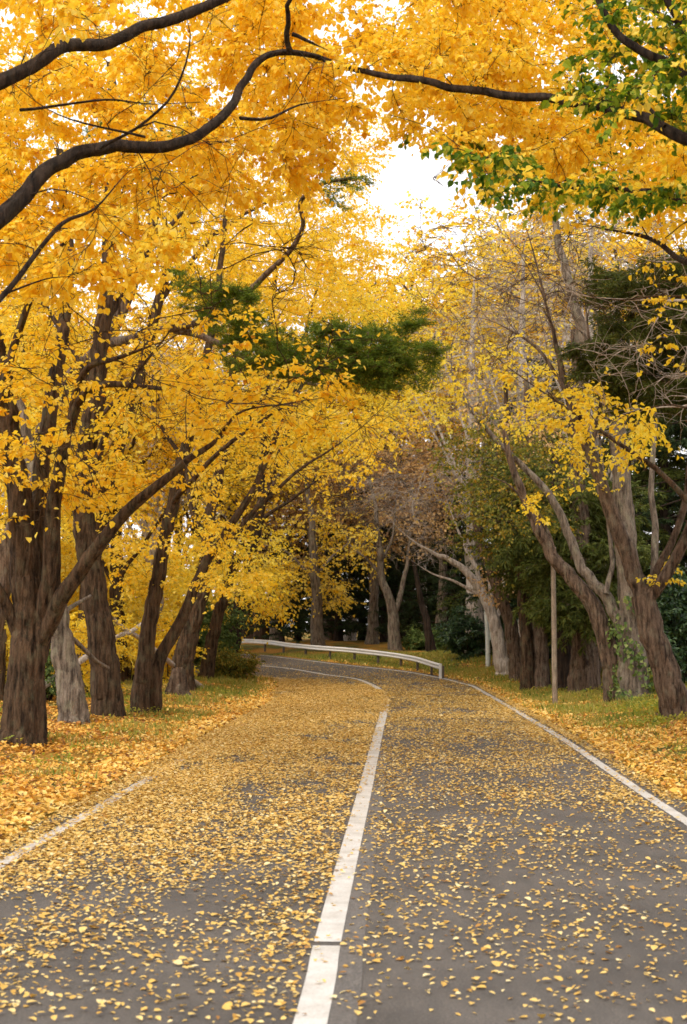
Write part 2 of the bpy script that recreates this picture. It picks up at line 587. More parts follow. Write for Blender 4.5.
def ground_material():
    m, nt, out = newmat('verge_soil')
    v = mapping(nt, (1, 1, 1))
    n1 = noise(nt, .55, 5, v); n2 = noise(nt, 9, 6, v, .7); n3 = noise(nt, 45, 4, v, .7)
    leaf = ramp(nt, [(.3, (.16, .075, .02)), (.5, (.42, .21, .035)), (.7, (.60, .36, .08))], n3.outputs['Fac'])
    grn = ramp(nt, [(.3, (.06, .065, .02)), (.6, (.15, .17, .04)), (.8, (.28, .26, .08))], n2.outputs['Fac'])
    f = ramp(nt, [(.45, (0, 0, 0)), (.6, (1, 1, 1))], n1.outputs['Fac'])
    c = mixc(nt, f.outputs[0], leaf.outputs[0], grn.outputs[0])
    p = nt.nodes.new('ShaderNodeBsdfPrincipled'); p.inputs['Roughness'].default_value = .95; p.inputs['Specular IOR Level'].default_value = .1
    nt.links.new(c, p.inputs['Base Color'])
    b = nt.nodes.new('ShaderNodeBump'); b.inputs['Distance'].default_value = .04
    nt.links.new(n3.outputs['Fac'], b.inputs['Height']); nt.links.new(b.outputs[0], p.inputs['Normal'])
    nt.links.new(p.outputs[0], out.inputs[0])
    return m


xs = np.r_[-700, -400, -220, -130, -90, np.arange(-65, -14, 2.2), np.arange(-14, 14, .3), np.arange(14, 65, 2.2), 90, 130, 220, 400, 700]
ys = np.r_[-500, -200, -80, -40, np.arange(-25, 6, 2.5), np.arange(6, 80, .35), np.arange(80, 130, 3), 140, 160, 200, 300, 500, 900]
tag(grid_mesh('ground', xs, ys, terrain, ground_material()), None, None, kind='structure')


def asphalt_material(name, c1, c2):
    m, nt, out = newmat(name)
    v = mapping(nt, (1, 1, 1))
    n1 = noise(nt, .8, 4, v); n2 = noise(nt, 75, 5, v, .85); n3 = noise(nt, 6, 6, mapping(nt, (1, .25, 1)), .6)
    a = ramp(nt, [(.3, c1), (.7, c2)], n1.outputs['Fac'])
    g = ramp(nt, [(.34, (.45, .44, .43)), (.5, (1, 1, 1)), (.66, (2.0, 1.95, 1.85))], n2.outputs['Fac'])
    c = mixc(nt, 1.0, a.outputs[0], g.outputs[0], 'MULTIPLY')
    g3 = ramp(nt, [(.35, (.82, .82, .82)), (.65, (1.12, 1.1, 1.08))], n3.outputs['Fac'])
    c = mixc(nt, 1.0, c, g3.outputs[0], 'MULTIPLY')
    p = nt.nodes.new('ShaderNodeBsdfPrincipled'); p.inputs['Roughness'].default_value = .78; p.inputs['Specular IOR Level'].default_value = .35
    nt.links.new(c, p.inputs['Base Color'])
    b = nt.nodes.new('ShaderNodeBump'); b.inputs['Distance'].default_value = .006
    nt.links.new(n2.outputs['Fac'], b.inputs['Height']); nt.links.new(b.outputs[0], p.inputs['Normal'])
    nt.links.new(p.outputs[0], out.inputs[0])
    return m


def ribbon(name, A, B, nac, dz, mat):
    u = np.linspace(0, 1, nac)[None, :, None]
    P = A[:, None] * (1 - u) + B[:, None] * u
    Z = hbase(P[..., 1]) + dz
    V = np.concatenate([P, Z[..., None]], -1).reshape(-1, 3)
    n = len(A)
    i = np.arange(n - 1)[:, None] * nac + np.arange(nac - 1)[None]
    q = np.stack([i, i + 1, i + nac + 1, i + nac], -1).reshape(-1, 4)
    return mesh_np(name, V, q, mat, smooth=True)


tag(ribbon('road', LcO, RcO, 24, 0, asphalt_material('asphalt', (.068, .059, .051), (.108, .095, .083))), None, None, kind='structure')


def paint_material():
    m, nt, out = newmat('road_paint')
    v = mapping(nt, (1, 1, 1))
    n1 = noise(nt, 90, 5, v, .8); n2 = noise(nt, 3.5, 5, v, .6)
    c = ramp(nt, [(.30, (.20, .17, .15)), (.40, (.48, .45, .41)), (.6, (.62, .595, .55))], n1.outputs['Fac'])
    d = ramp(nt, [(.3, (.72, .70, .66)), (.6, (1, 1, 1))], n2.outputs['Fac'])
    cc = mixc(nt, 1.0, c.outputs[0], d.outputs[0], 'MULTIPLY')
    p = nt.nodes.new('ShaderNodeBsdfPrincipled'); p.inputs['Roughness'].default_value = .6
    nt.links.new(cc, p.inputs['Base Color']); nt.links.new(p.outputs[0], out.inputs[0])
    return m


PAINT = paint_material()


def line_ribbon(name, line, w, dz=.004, lo=0, hi=None):
    A, B = widen(line, -1, w / 2)[lo:hi], widen(line, 1, w / 2)[lo:hi]
    # slightly ragged edges, as worn paint has
    A = A + rng.normal(0, .0025, A.shape); B = B + rng.normal(0, .0025, B.shape)
    return tag(ribbon(name, A, B, 3, dz, PAINT), None, None, kind='structure')


def resample(line, n): return catmull(line[::12], n)


CcF = catmull(CENT, 2400); yk = CcF[:, 1]
cut = int(np.argmin(np.abs(yk - base_hit(326, 945)[1]) + 99 * (yk > 30)))
A, B = widen(CcF, -1, .083), widen(CcF, 1, .083)
tag(ribbon('centre_line', A[:cut], B[:cut], 3, .004, PAINT), None, None, kind='structure')
tag(ribbon('centre_line', A[cut + 1:], B[cut + 1:], 3, .004, PAINT), None, None, kind='structure')
line_ribbon('edge_line', catmull(LEFT, 1500), .13)
line_ribbon('edge_line', catmull(RIGHT, 1500), .13)
# strip of newer asphalt along the centre line
sel = CcF[(CcF[:, 1] > -10) & (CcF[:, 1] < 24)]
tag(ribbon('asphalt_strip', widen(sel, 1, .085), widen(sel, 1, .225), 3, .003, asphalt_material('asphalt_strip', (.105, .094, .084), (.13, .117, .105))), None, None, kind='structure')

# ------------------------------------------------------------------ ground leaves and grass
def scatter(n, dens, xlo, xhi, ylo, yhi):
    x = rng.uniform(xlo, xhi, n); y = rng.uniform(ylo, yhi, n)
    P = np.stack([x, y, hbase(y)], 1)
    ok = inview(P, 260, 0)
    x, y = x[ok], y[ok]
    z, d, left, ins = terrain(x, y, True)
    w = dens(x, y, d, left, ins)
    ok = rng.uniform(size=len(x)) < w
    return x[ok], y[ok], z[ok], d[ok], ins[ok]


def patch_noise(x, y, s, seed):
    r = np.random.default_rng(seed); v = 0
    for k in range(5):
        a = r.uniform(0, 6.28); f = s * 1.6 ** k; p = r.uniform(0, 6.28)
        v = v + np.sin((x * np.cos(a) + y * np.sin(a)) * f + p + 1.3 * np.sin((x * np.sin(a) - y * np.cos(a)) * f * .8 + p)) / (1.3 ** k)
    return v / 2.6


cline_x = lambda y: np.interp(y, CcF[(CcF[:, 1] < 52)][:, 1], CcF[(CcF[:, 1] < 52)][:, 0])


Rc2 = catmull(RIGHT, 2400)


def road_density(x, y, d, left, ins):
    """leaves per m2 / 2000"""
    cx = cline_x(y); cx = np.where(y > 52, -99, cx)
    lane = x < cx
    lx = -3.3 + .0432 * y
    acrossL = np.clip((cx - x) / np.maximum(cx - lx, .5), 0, 1.3)
    L = np.interp(y, [6, 8, 10, 12.5, 16, 20, 26, 34, 45, 48.5, 51, 60], [260, 340, 560, 850, 1200, 1600, 1950, 2000, 2000, 1200, 260, 20])
    L = L * (.62 + .9 * sstep(.35, 1.05, acrossL))
    R = np.interp(y, [6, 8, 10, 12.5, 16, 20, 26, 34, 42, 48, 53, 62], [80, 105, 150, 200, 260, 330, 430, 520, 500, 330, 80, 15])
    rx = 2.95 + .0432 * y
    R = R * (.85 + 1.8 * sstep(1.0, .1, (rx - x)) * sstep(10, 20, y))
    far = y > 52
    w = np.where(far, np.interp(y, [52, 55, 60, 70], [140, 50, 18, 8]), np.where(lane, L, R))
    oncl = (np.abs(x - cx) < .10) & (y < 33)
    w = np.where(oncl, w * .12, w)
    fr = y > 38
    if fr.any():
        dc = np.full(len(x), 9.); de = np.full(len(x), 9.)
        Cq, Rq = CcF[CcF[:, 1] > 36], Rc2[Rc2[:, 1] > 36]
        dc[fr] = dist_line(x[fr], y[fr], Cq, 1); de[fr] = dist_line(x[fr], y[fr], Rq, 1)
        w = np.where((dc < .13) & (y > 45.5), w * .06, w)
        w = np.where(de < .12, w * .1, w)
    w = np.where((np.abs(x - lx) < .10) & (y < 18.6), w * .25, w)
    rl = Rc2[Rc2[:, 1] < 49]
    w = np.where((np.abs(x - np.interp(y, rl[:, 1], rl[:, 0])) < .12) & (y < 48), w * .12, w)
    w = w * np.clip(1 + .7 * patch_noise(x, y, 1.1, 3) + .7 * patch_noise(x, y * .35, 3.5, 5), .1, 2.6)
    return np.where(ins, w / 2000, 0)


def fallen(name, x, y, z, size, mat, tint, tilt=.28, lift=.012, fine_y=17, tadd=None):
    n = len(x)
    far = np.clip((y - 8) / 30, 0, 1)
    L = size * np.clip(rng.lognormal(0, .27, n), .4, 2.4)
    N = unit(np.stack([rng.normal(0, 1, n), rng.normal(0, 1, n), np.full(n, 1 / tilt)], 1))
    a = rng.uniform(0, 2 * np.pi, n)
    A = unit(np.stack([np.cos(a), np.sin(a), np.zeros(n)], 1))
    A = unit(A - N * (A * N).sum(1, keepdims=True))
    P = np.stack([x, y, z + lift * rng.uniform(.35, 1.6, n)], 1)
    P[:, 2] += np.maximum(0, -A[:, 2]) * L * .9
    Wd = L * rng.uniform(.6, .95, n)
    L = L * (1 + .35 * far); Wd = Wd * (1 + .35 * far)
    tt = np.clip(rng.normal(tint[0], tint[1], n) + (0 if tadd is None else tadd), 0, 1)
    tt = np.where(rng.uniform(size=n) < .05, rng.uniform(0, .15, n), tt)
    m = y < fine_y
    out = []
    V1, Q1, f1 = leaves_mesh(P[m], A[m], N[m], L[m], Wd[m], .07, True)
    V2, Q2, f2 = leaves_mesh(P[~m], A[~m], N[~m], L[~m], Wd[~m], .08, False)
    parts = [(V1, Q1), (V2, Q2)]; t = np.r_[np.repeat(tt[m], f1), tt[~m]]
    V, Q = join_vq(parts)
    return tag(mesh_np(name, V, Q, MAT[mat], tint=t), None, None, kind='stuff')


x, y, z, d, ins = scatter(1900000, road_density, -7, 7.5, 5.5, 64)
x2, y2 = x, y
o = fallen('fallen_leaves', x, y, hbase(y), .034, 'fallen', (.68, .2), tilt=.16)
tag(o, 'yellow fallen leaves scattered over the asphalt of both lanes', None)
print('road leaves', len(x))


def verge_density(x, y, d, left, ins):
    w = np.where(left, 1350, 850) * np.interp(y, [8, 20, 32, 42, 50, 60], [1.25, 1.1, .95, .6, .32, .2])
    w = w * np.clip(.85 + 1.0 * patch_noise(x, y, .9, 9), .08, 1.5)
    w = np.where(d < .7, np.where(left, 1600, 1200) * np.interp(y, [8, 44, 52], [1, 1, .25]), w)
    w = w * np.interp(d, [0, 5, 12, 20], [1, .9, .4, .1])
    return np.where(ins, 0, w / 2000)


x, y, z, d, ins = scatter(1500000, verge_density, -17, 17, 8, 62)
o = fallen('verge_leaves', x, y, z, .052, 'fallen_orange', (.50, .26), tilt=.4, lift=.03, tadd=.26 * (1 - sstep(.3, 2.2, d)) + .12 * patch_noise(x, y, .6, 77))
tag(o, 'thick orange leaf litter covering both verges under the trees', None)
print('verge leaves', len(x))


def grass_density(x, y, d, left, ins):
    w = 420 * np.clip(.0 + 1.2 * patch_noise(x, y, .9, 19), 0, 1) * sstep(.3, 1.2, d)
    w2 = np.where(left, 520 * sstep(36, 44, y), 620 * sstep(22, 36, y)) * np.clip(.6 + .9 * patch_noise(x, y, 1.4, 23), .05, 1.2) * sstep(.1, .9, d)
    w = np.maximum(w, w2) * np.interp(d, [0, 5, 14], [1, .9, .3])
    return np.where(ins, 0, w / 700)


x, y, z, d, ins = scatter(760000, grass_density, -18, 18, 9, 66)
n = len(x)
h = rng.uniform(.07, .20, n) * (1 + .5 * (patch_noise(x, y, .8, 31) > .5))
A = unit(np.stack([rng.normal(0, .5, n), rng.normal(0, .5, n), np.ones(n)], 1))
N = unit(rng.normal(size=(n, 3)) * [1, 1, .3])
V, Q, f = leaves_mesh(np.stack([x, y, z - .01], 1), A, N, h, np.full(n, .014) + .0005 * y, .1)
tag(mesh_np('grass', V, Q, MAT['grass'], tint=np.clip(rng.normal(.38, .3, n) + .3 * patch_noise(x, y, .7, 37), 0, 1)), 'green and yellow grass tufts on both verges', None, kind='stuff')
print('grass', n)


def weed_density(x, y, d, left, ins):
    w = np.where(left, 90, 300) * np.clip(-.1 + 1.3 * patch_noise(x, y, 1.1, 41), 0, 1.2) * sstep(.6, 2.0, d)
    return np.where(ins, 0, w / 400)


x, y, z, d, ins = scatter(200000, weed_density, -14, 14, 10, 50)
n = len(x)
K = 4
A = rng.normal(size=(n, K, 3)); A[..., 2] = np.abs(A[..., 2]) * .5 + .1; A = unit(A)
N = unit(rng.normal(0, .4, (n, K, 3)) + [0, 0, 1.])
P = np.stack([x, y, z], 1)[:, None] + [0, 0, 1.] * rng.uniform(.03, .16, (n, K, 1)) + A * .02
L = rng.uniform(.04, .085, n * K)
V, Q, f = leaves_mesh(P.reshape(-1, 3), A.reshape(-1, 3), N.reshape(-1, 3), L, L * .6, .15)
tag(mesh_np('ground_cover', V, Q, MAT['weed'], tint=np.clip(np.repeat(rng.normal(.45, .25, n), K), 0, 1)), 'low leafy weeds growing through the leaf litter', None, kind='stuff')
print('weeds', n)

# ------------------------------------------------------------------ guardrail
STEEL = plain_mat('galvanised_steel', (.74, .74, .72), .45, .1, .08, 5)
STEELD = plain_mat('steel_post', (.10, .08, .06), .7, .1, .3, 6)
RP = [base_hit(*p) for p in ((441, 678.5), (425, 673.5), (400, 668), (370, 664), (340, 660.5), (290, 655.5), (245, 651.5))] + [np.array([-11, 70.5]), np.array([-18, 71.4])]
RL = catmull(RP, 260)
rz = terrain(RL[:, 0], RL[:, 1])
rz = np.convolve(np.pad(rz, 8, 'edge'), np.ones(17) / 17, 'valid')
gr = empty('guardrail', (RL[0, 0], RL[0, 1], rz[0]))
tag(gr, 'long white steel guardrail following the outside of the far bend', 'guardrail')
# W-shaped beam profile: (out, up)
prof = np.array([(0, .36), (.045, .38), (.06, .405), (.05, .43), (.0, .455), (-.0, .475), (.05, .50), (.06, .525), (.045, .55), (0, .57)])
back = prof[::-1] - [.012, 0]
pr = np.vstack([prof, back])
t = np.gradient(RL, axis=0); t /= np.linalg.norm(t, axis=1)[:, None]
nrm = np.stack([-t[:, 1], t[:, 0]], 1)
s_ = np.sign((Cc[NL // 2] - RL[100]) @ nrm[100]); nrm = nrm * (s_ if s_ else 1)
V = np.stack([RL[:, None, 0] + nrm[:, None, 0] * pr[None, :, 0], RL[:, None, 1] + nrm[:, None, 1] * pr[None, :, 0], rz[:, None] + pr[None, :, 1]], -1)
k = len(pr); idx = np.arange(len(RL) * k).reshape(len(RL), k)
q = np.stack([idx[:-1], np.roll(idx, -1, 1)[:-1], np.roll(idx, -1, 1)[1:], idx[1:]], -1).reshape(-1, 4)
base = np.array(gr.location)
mesh_np('beam', V.reshape(-1, 3), q, STEEL, gr, smooth=True, loc=base)


def boxvq(c, sx, sy, sz, ang=0.):
    """a box with its foot at c, small chamfer on the vertical edges"""
    ch = min(sx, sy) * .15
    pts = np.array([(-sx / 2 + ch, -sy / 2), (sx / 2 - ch, -sy / 2), (sx / 2, -sy / 2 + ch), (sx / 2, sy / 2 - ch), (sx / 2 - ch, sy / 2), (-sx / 2 + ch, sy / 2), (-sx / 2, sy / 2 - ch), (-sx / 2, -sy / 2 + ch)])
    ca, sa = math.cos(ang), math.sin(ang)
    pts = pts @ np.array([[ca, sa], [-sa, ca]])
    rows = []
    for zz, sc1 in ((0, 1), (sz - ch, 1), (sz, .8), (sz, .01)):
        rows.append(np.c_[pts * sc1, np.full(8, zz)] + c)
    V = np.vstack(rows); idx = np.arange(32).reshape(4, 8)
    q = np.stack([idx[:-1], np.roll(idx, -1, 1)[:-1], np.roll(idx, -1, 1)[1:], idx[1:]], -1).reshape(-1, 4)
    return V, q


for i in range(0, len(RL), 16):
    V, q = boxvq(np.array([RL[i, 0] - nrm[i, 0] * .07, RL[i, 1] - nrm[i, 1] * .07, rz[i] - .3]), .09, .09, .3 + .5, math.atan2(t[i, 1], t[i, 0]))
    mesh_np('post', V, q, STEELD, gr, loc=base)
# bent-down end section at the near end
ca = math.atan2(t[0, 1], t[0, 0])
V, q = boxvq(np.array([RL[0, 0] + nrm[0, 0] * .02, RL[0, 1] + nrm[0, 1] * .02, rz[0] - .25]), .05, .10, .25 + .575, ca)
mesh_np('end_post', V, q, STEEL, gr, loc=base)

# ------------------------------------------------------------------ poles
def pole(name, label, cat, px, py, ytop, r, mat, taper=.85):
    g = G(px, py)
    top = W(px - 2, ytop, g[1])
    e = empty(name, g); tag(e, label, cat)
    P = catmull([g - [0, 0, .3], g + [0, 0, 1.], top], 40)
    V, q = thick_tube(P, np.linspace(r, r * taper, 40), 14, .012)
    V2 = np.vstack([V, top[None]])
    n = 40 * 14 - 14
    cap = np.array([[n + i, n + (i + 1) % 14, len(V), len(V)] for i in range(14)])
    o = mesh_np('shaft', V, q, mat, e, smooth=True, loc=g)
    Vc, qc = boxvq(top - [0, 0, .02], r * 2.1, r * 2.1, .05)
    mesh_np('cap', Vc, qc, mat, e, loc=g)
    return e, g


WOOD = bark_mat('weathered_wood', (.16, .12, .085), (.34, .27, .2), lich=.2, sc_=1.5, bumpd=.01)
pole('wooden_post', 'slim brown wooden pole standing in the right verge near the road', 'post', 555, 706, 548, .068, WOOD)
e, g = pole('marker_pole', 'thin pale metal pole at the end of the right verge by the bend', 'post', 488, 669, 602, .09, plain_mat('pale_metal', (.62, .66, .62), .5, .1), .95)
b = W(493.5, 640, g[1])
Vb, qb = boxvq(b, .30, .22, .42)
mesh_np('meter_box', Vb, qb, plain_mat('box_grey_green', (.45, .52, .45), .5), e, loc=g)
e2, g2 = pole('box_post', 'short brown wooden stake beside the thin pale metal pole', 'post', 495, 667, 622, .10, WOOD)
# ------------------------------------------------------------------ trees placed along the road
def foot(px, py): return G(px, py)


def stem(T, px, py, pts, r0, r1, sides=26, rough=.07, flare=.35, dY=0.):
    """trunk from the ground point seen at (px, py) up through pixels at about that distance"""
    g = foot(px, py); Y = g[1]
    P = [g - [0, 0, .25]] + [W(p[0], p[1], Y + (p[2] if len(p) > 2 else 0) + dY) for p in pts]
    T.limb(P, r0, r1, sides, rough, flare, step=.07)
    return Y


def lim(T, pts, Y0, Y1, r0, r1, sides=12, rough=.06, step=.1):
    T.limb(px_path(pts, Y0, Y1), r0, r1, sides, rough, 0, step=step)


# --- L1 big multi-stemmed tree, left foreground row
T = Tree('large_yellow_tree', 'largest dark brown multi-stemmed trunk at the left edge, under bright yellow leaves', 'tree', 'yellow trees on the left verge', 'bark', 'yellow', True)
Y = stem(T, 22, 742, [(24, 690), (27, 640), (28, 600), (24, 560), (18, 500), (8, 420), (-8, 330, -.4), (-30, 220, -1)], .31, .09, 60, .08, .3)
T.limb(px_path([(34, 660), (45, 590), (50, 520), (58, 470), (70, 430), (84, 395), (110, 395 - 10), (160, 388)], Y + .1, Y - 1.5), .19, .03, 20, .07)
T.limb(px_path([(30, 640), (36, 560), (44, 480), (50, 400), (62, 320), (66, 240), (60, 150)], Y + .2, Y + 1.5), .18, .06, 20, .07)
T.limb(px_path([(40, 640), (60, 600), (90, 560), (118, 520), (142, 495), (180, 465), (215, 440), (240, 412), (285, 404), (322, 398)], Y, Y - 2), .15, .02, 28, .08)
T.limb(px_path([(70, 425), (84, 375), (112, 362), (155, 345), (190, 330)], Y - .2, Y - 2), .07, .015, 10)
T.limb(px_path([(-3, 410), (15, 350), (30, 300), (50, 260), (72, 235), (110, 205), (140, 170)], Y - .2, Y - 2.5), .08, .02, 10)
T.limb(px_path([(20, 640), (5, 600), (-20, 560)], Y + .1, Y - .5), .12, .06, 14)
tg = np.vstack([region([(-60, 250), (160, 270), (260, 330), (250, 420), (150, 470), (-60, 540)], 18, 26, 76),
                region([(-60, 20), (180, 20), (230, 250), (-60, 300)], 21, 28, 70),
                region([(180, 360), (350, 370), (350, 400), (300, 440), (150, 450)], 20.5, 24, 26),
                region([(60, 455), (200, 470), (190, 500), (0, 520)], 22, 25, 22)])
en = T.grow(tg, .06); T.spray(en, 8, .6, 8, (.5, .18), flat=.28, lsize=.092, rt=.0045)
tg = region([(-20, 160), (330, 180), (340, 400), (200, 500), (-20, 560)], 17, 20, 60)
en = T.grow(tg, .045, k=.016, rtip=.008); T.spray(en, 7, .7, 1, (.5, .16), lsize=.09, rt=.006, back=1.6)
T.build()

# --- L2 greyish broken trunk
T = Tree('leaning_grey_tree', 'shorter greyish trunk leaning behind the largest left trunk', 'tree', 'yellow trees on the left verge', 'bark_grey', 'lemon')
Y = stem(T, 75, 722, [(70, 690), (63, 655), (57, 625), (50, 590), (40, 545), (35, 480), (20, 400)], .26, .08, 40, .11, .3)
T.limb(px_path([(58, 630), (75, 640), (95, 660), (108, 668)], Y, Y + 1), .06, .03, 10)
T.limb(px_path([(56, 622), (70, 608), (90, 596)], Y, Y + 1), .06, .03, 10)
tg = region([(-60, 330), (120, 400), (110, 520), (-50, 560)], 28, 36, 60)
en = T.grow(tg, .05); T.spray(en, 8, .6, 10, (.55, .15), lsize=.075)
T.build()

# --- L3 thick straight trunk
T = Tree('straight_yellow_tree', 'thick straight furrowed trunk, third along the left verge', 'tree', 'yellow trees on the left verge', 'bark', 'yellow')
Y = stem(T, 109, 718, [(107, 690), (103, 650), (97, 610), (92, 580), (84, 530), (84, 470), (94, 400), (104, 320), (110, 240), (112, 150), (112, 60)], .30, .09, 52, .08, .3)
T.limb(px_path([(86, 500), (110, 420), (130, 385), (160, 345), (200, 290)], Y, Y - 2), .09, .02, 12)
T.limb(px_path([(90, 430), (118, 400), (160, 340 + 60), (150, 380), (190, 350)], Y, Y - 1), .05, .015, 8)
T.limb(px_path([(105, 320), (150, 250), (200, 190), (260, 140)], Y, Y + 2), .08, .02, 10)
T.limb(px_path([(96, 400), (60, 330), (20, 270), (-20, 230)], Y, Y + 1), .08, .02, 10)
tg = np.vstack([region([(-60, 60), (280, 60), (310, 200), (250, 330), (-60, 330)], 27, 35, 120),
                region([(-40, 300), (200, 300), (230, 420), (60, 480), (-40, 470)], 27, 33, 40)])
en = T.grow(tg, .06); T.spray(en, 9, .65, 10, (.5, .15), lsize=.085)
T.build()

# --- L4 V-shaped tree
T = Tree('forked_yellow_tree', 'V-shaped double trunk in the left verge with bare lower stems', 'tree', 'yellow trees on the left verge', 'bark', 'yellow')
Y = stem(T, 141, 714, [(141, 690), (147, 650), (153, 600), (160, 560), (172, 505), (182, 460), (200, 390), (215, 310), (225, 220)], .20, .05, 44, .08, .25)
T.limb([foot(150, 713) + [0, .1, -.2]] + px_path([(156, 680), (163, 655), (178, 625), (192, 598), (206, 570), (235, 520), (262, 470), (285, 420), (320, 350)], Y + .15, Y + 1), .16, .03, 30, .08, .3)
T.limb(px_path([(172, 505), (200, 470), (245, 430), (290, 405), (350, 395)], Y, Y - 2), .07, .015, 10)
T.limb(px_path([(215, 555), (262, 505), (300, 470), (345, 440), (395, 400)], Y + .6, Y + 1), .06, .015, 10)
T.limb(px_path([(182, 460), (160, 420), (130, 350)], Y, Y + 1), .06, .015, 8)
tg = region([(200, 380), (400, 390), (380, 520), (250, 540)], 28, 34, 26)
en = T.grow(tg, .05, k=.014, rtip=.007); T.spray(en, 6, .9, 0, rt=.007, back=2.)
tg = np.vstack([region([(110, 500), (230, 520), (275, 575), (240, 590), (120, 600)], 29, 33.5, 46),
                region([(190, 420), (400, 390), (420, 430), (330, 500), (200, 500)], 30, 37, 70),
                region([(150, 120), (350, 140), (370, 260), (330, 340), (180, 380)], 30, 38, 90)])
en = T.grow(tg, .055); T.spray(en, 9, .65, 10, (.58, .14), lsize=.08)
T.build()

# --- L5..L8 along the left verge
T = Tree('ridged_bark_tree', 'deeply furrowed brown trunk behind the V-shaped tree on the left', 'tree', 'yellow trees on the left verge', 'bark', 'lemon')
Y = stem(T, 184, 692, [(183, 670), (187, 640), (195, 610), (204, 570), (215, 500), (228, 420), (240, 320)], .30, .06, 44, .13, .3)
T.limb(px_path([(200, 585), (235, 540), (275, 480), (310, 430), (360, 370)], Y, Y + 2), .10, .02, 10)
T.limb(px_path([(208, 550), (190, 500), (185, 440), (200, 380)], Y, Y + 1), .09, .02, 10)
tg = np.vstack([region([(190, 500), (280, 520), (270, 590), (200, 590)], 38, 44, 34), region([(220, 300), (400, 300), (440, 420), (330, 470), (230, 470)], 40, 48, 110)])
en = T.grow(tg, .06); T.spray(en, 8, .8, 9, (.55, .15), lsize=.09)
T.build()

T = Tree('slim_leaning_tree', 'slender trunk leaning right between the furrowed trunk and the hedge', 'tree', 'yellow trees on the left verge', 'bark', 'lemon')
Y = stem(T, 204, 681, [(210, 650), (216, 622), (225, 592), (240, 555), (262, 505), (285, 440), (300, 360), (318, 280)], .24, .05, 20, .07, .3)
T.limb(px_path([(225, 592), (205, 560), (195, 510)], Y, Y), .08, .02, 8)
T.limb(px_path([(250, 530), (290, 500), (340, 465), (400, 440)], Y, Y + 3), .07, .02, 8)
tg = np.vstack([region([(210, 540), (280, 530), (275, 600), (225, 610)], 44, 50, 30), region([(270, 250), (420, 250), (450, 420), (300, 460)], 46, 54, 110)])
en = T.grow(tg, .06); T.spray(en, 8, .9, 9, (.55, .15), lsize=.10)
T.build()

T = Tree('dark_verge_tree', 'dark trunk rising from the bank where the left verge ends', 'tree', 'yellow trees on the left verge', 'bark_dark', 'yellow')
Y = stem(T, 229, 672, [(234, 640), (240, 600), (250, 560), (262, 500), (265, 430), (270, 340), (280, 240)], .28, .06, 20, .07, .3)
T.limb(px_path([(244, 580), (275, 550), (310, 505)], Y, Y + 1), .08, .02, 8)
tg = np.vstack([region([(240, 560), (280, 570), (285, 620), (245, 625)], 50, 55, 16), region([(200, 200), (400, 210), (400, 350), (250, 380)], 50, 60, 110)])
en = T.grow(tg, .06); T.spray(en, 8, 1., 9, (.4, .15), lsize=.11)
T.build()

T = Tree('tall_yellow_tree', 'tall yellow tree whose high crown borders the left side of the sky gap', 'tree', 'yellow trees on the left verge', 'bark', 'yellow')
g = np.array([-7.4, 41, gz(-7.4, 41)])
T.limb([g - [0, 0, .3], g + [.2, 0, 4], W(150, 330, 41), W(175, 230, 41), W(190, 100, 41)], .3, .08, 26, .08, .3)
T.limb(px_path([(160, 300), (220, 230), (290, 190), (350, 150)], 41, 43), .10, .02, 10)
T.limb(px_path([(170, 250), (230, 160), (280, 100)], 41, 43), .09, .02, 10)
tg = np.vstack([region([(160, 130), (350, 90), (392, 120), (362, 190), (372, 240), (395, 290), (330, 320), (160, 290)], 38, 47, 330),
                region([(-60, 100), (170, 100), (170, 330), (-60, 360)], 38, 47, 110),
                region([(-60, -60), (250, -60), (320, 100), (-60, 110)], 38, 48, 130)])
en = T.grow(tg, .06); T.spray(en, 9, .8, 9, (.52, .15), lsize=.10)
T.build()

T = Tree('tall_yellow_tree', 'tall yellow tree beyond the right edge, filling the upper right behind the green leaves', 'tree', 'trees on the right verge', 'bark', 'yellow')
g = np.array([9.0, 24, gz(9.0, 24)])
T.limb([g - [0, 0, .3], g + [0, 0, 4], g + [-.2, 0, 8], g + [-.5, 0, 13]], .3, .1, 26, .08, .3)
T.limb([g + [-.2, 0, 7.5], W(660, 180, 23), W(580, 140, 22.5), W(480, 100, 22)], .10, .02, 10)
T.limb([g + [-.2, 0, 9.5], W(680, 60, 23), W(600, 20, 22.5), W(480, -20, 22)], .10, .02, 10)
tg = np.vstack([region([(350, -60), (760, -60), (760, 120), (560, 110), (400, 100)], 20, 28, 180),
                region([(440, 100), (760, 110), (760, 225), (620, 205), (500, 170)], 20, 27, 110)])
en = T.grow(tg, .05); T.spray(en, 9, .6, 10, (.45, .15), lsize=.085)
T.build()

# stump of a cut trunk
g = foot(177, 697)
e = empty('tree_stump', g); tag(e, 'low broken brown stump at the foot of the furrowed trunk', 'stump')
P = catmull([g - [0, 0, .2], g + [0, 0, .3], g + [.05, 0, .75]], 24)
V, q = thick_tube(P, np.linspace(.30, .14, 24), 24, .16, .5, 5)
mesh_np('stump_wood', V, q, MAT['bark_red'], e, smooth=True, loc=g)
Vc, qc = boxvq(g + [.05, 0, .70], .2, .2, .09, .4)
mesh_np('broken_top', Vc, qc, MAT['bark_red'], e, loc=g)

# --- near left tree whose limbs cross the top of the frame
def off_tree(name, label, X, Y, joins, r, bark, leaf, group=None, top=7.5):
    T = Tree(name, label, 'tree', group, bark, leaf, True)
    g = np.array([X, Y, gz(X, Y)])
    sx = -1 if X > 0 else 1
    T.limb([g - [0, 0, .3], g + [.02 * sx, 0, 1.5], g + [.15 * sx, .1, 3.2], g + [.1 * sx, .3, 5.2], g + [-.2 * sx, .5, top]], r, r * .45, 34, .08, .4)
    return T, g


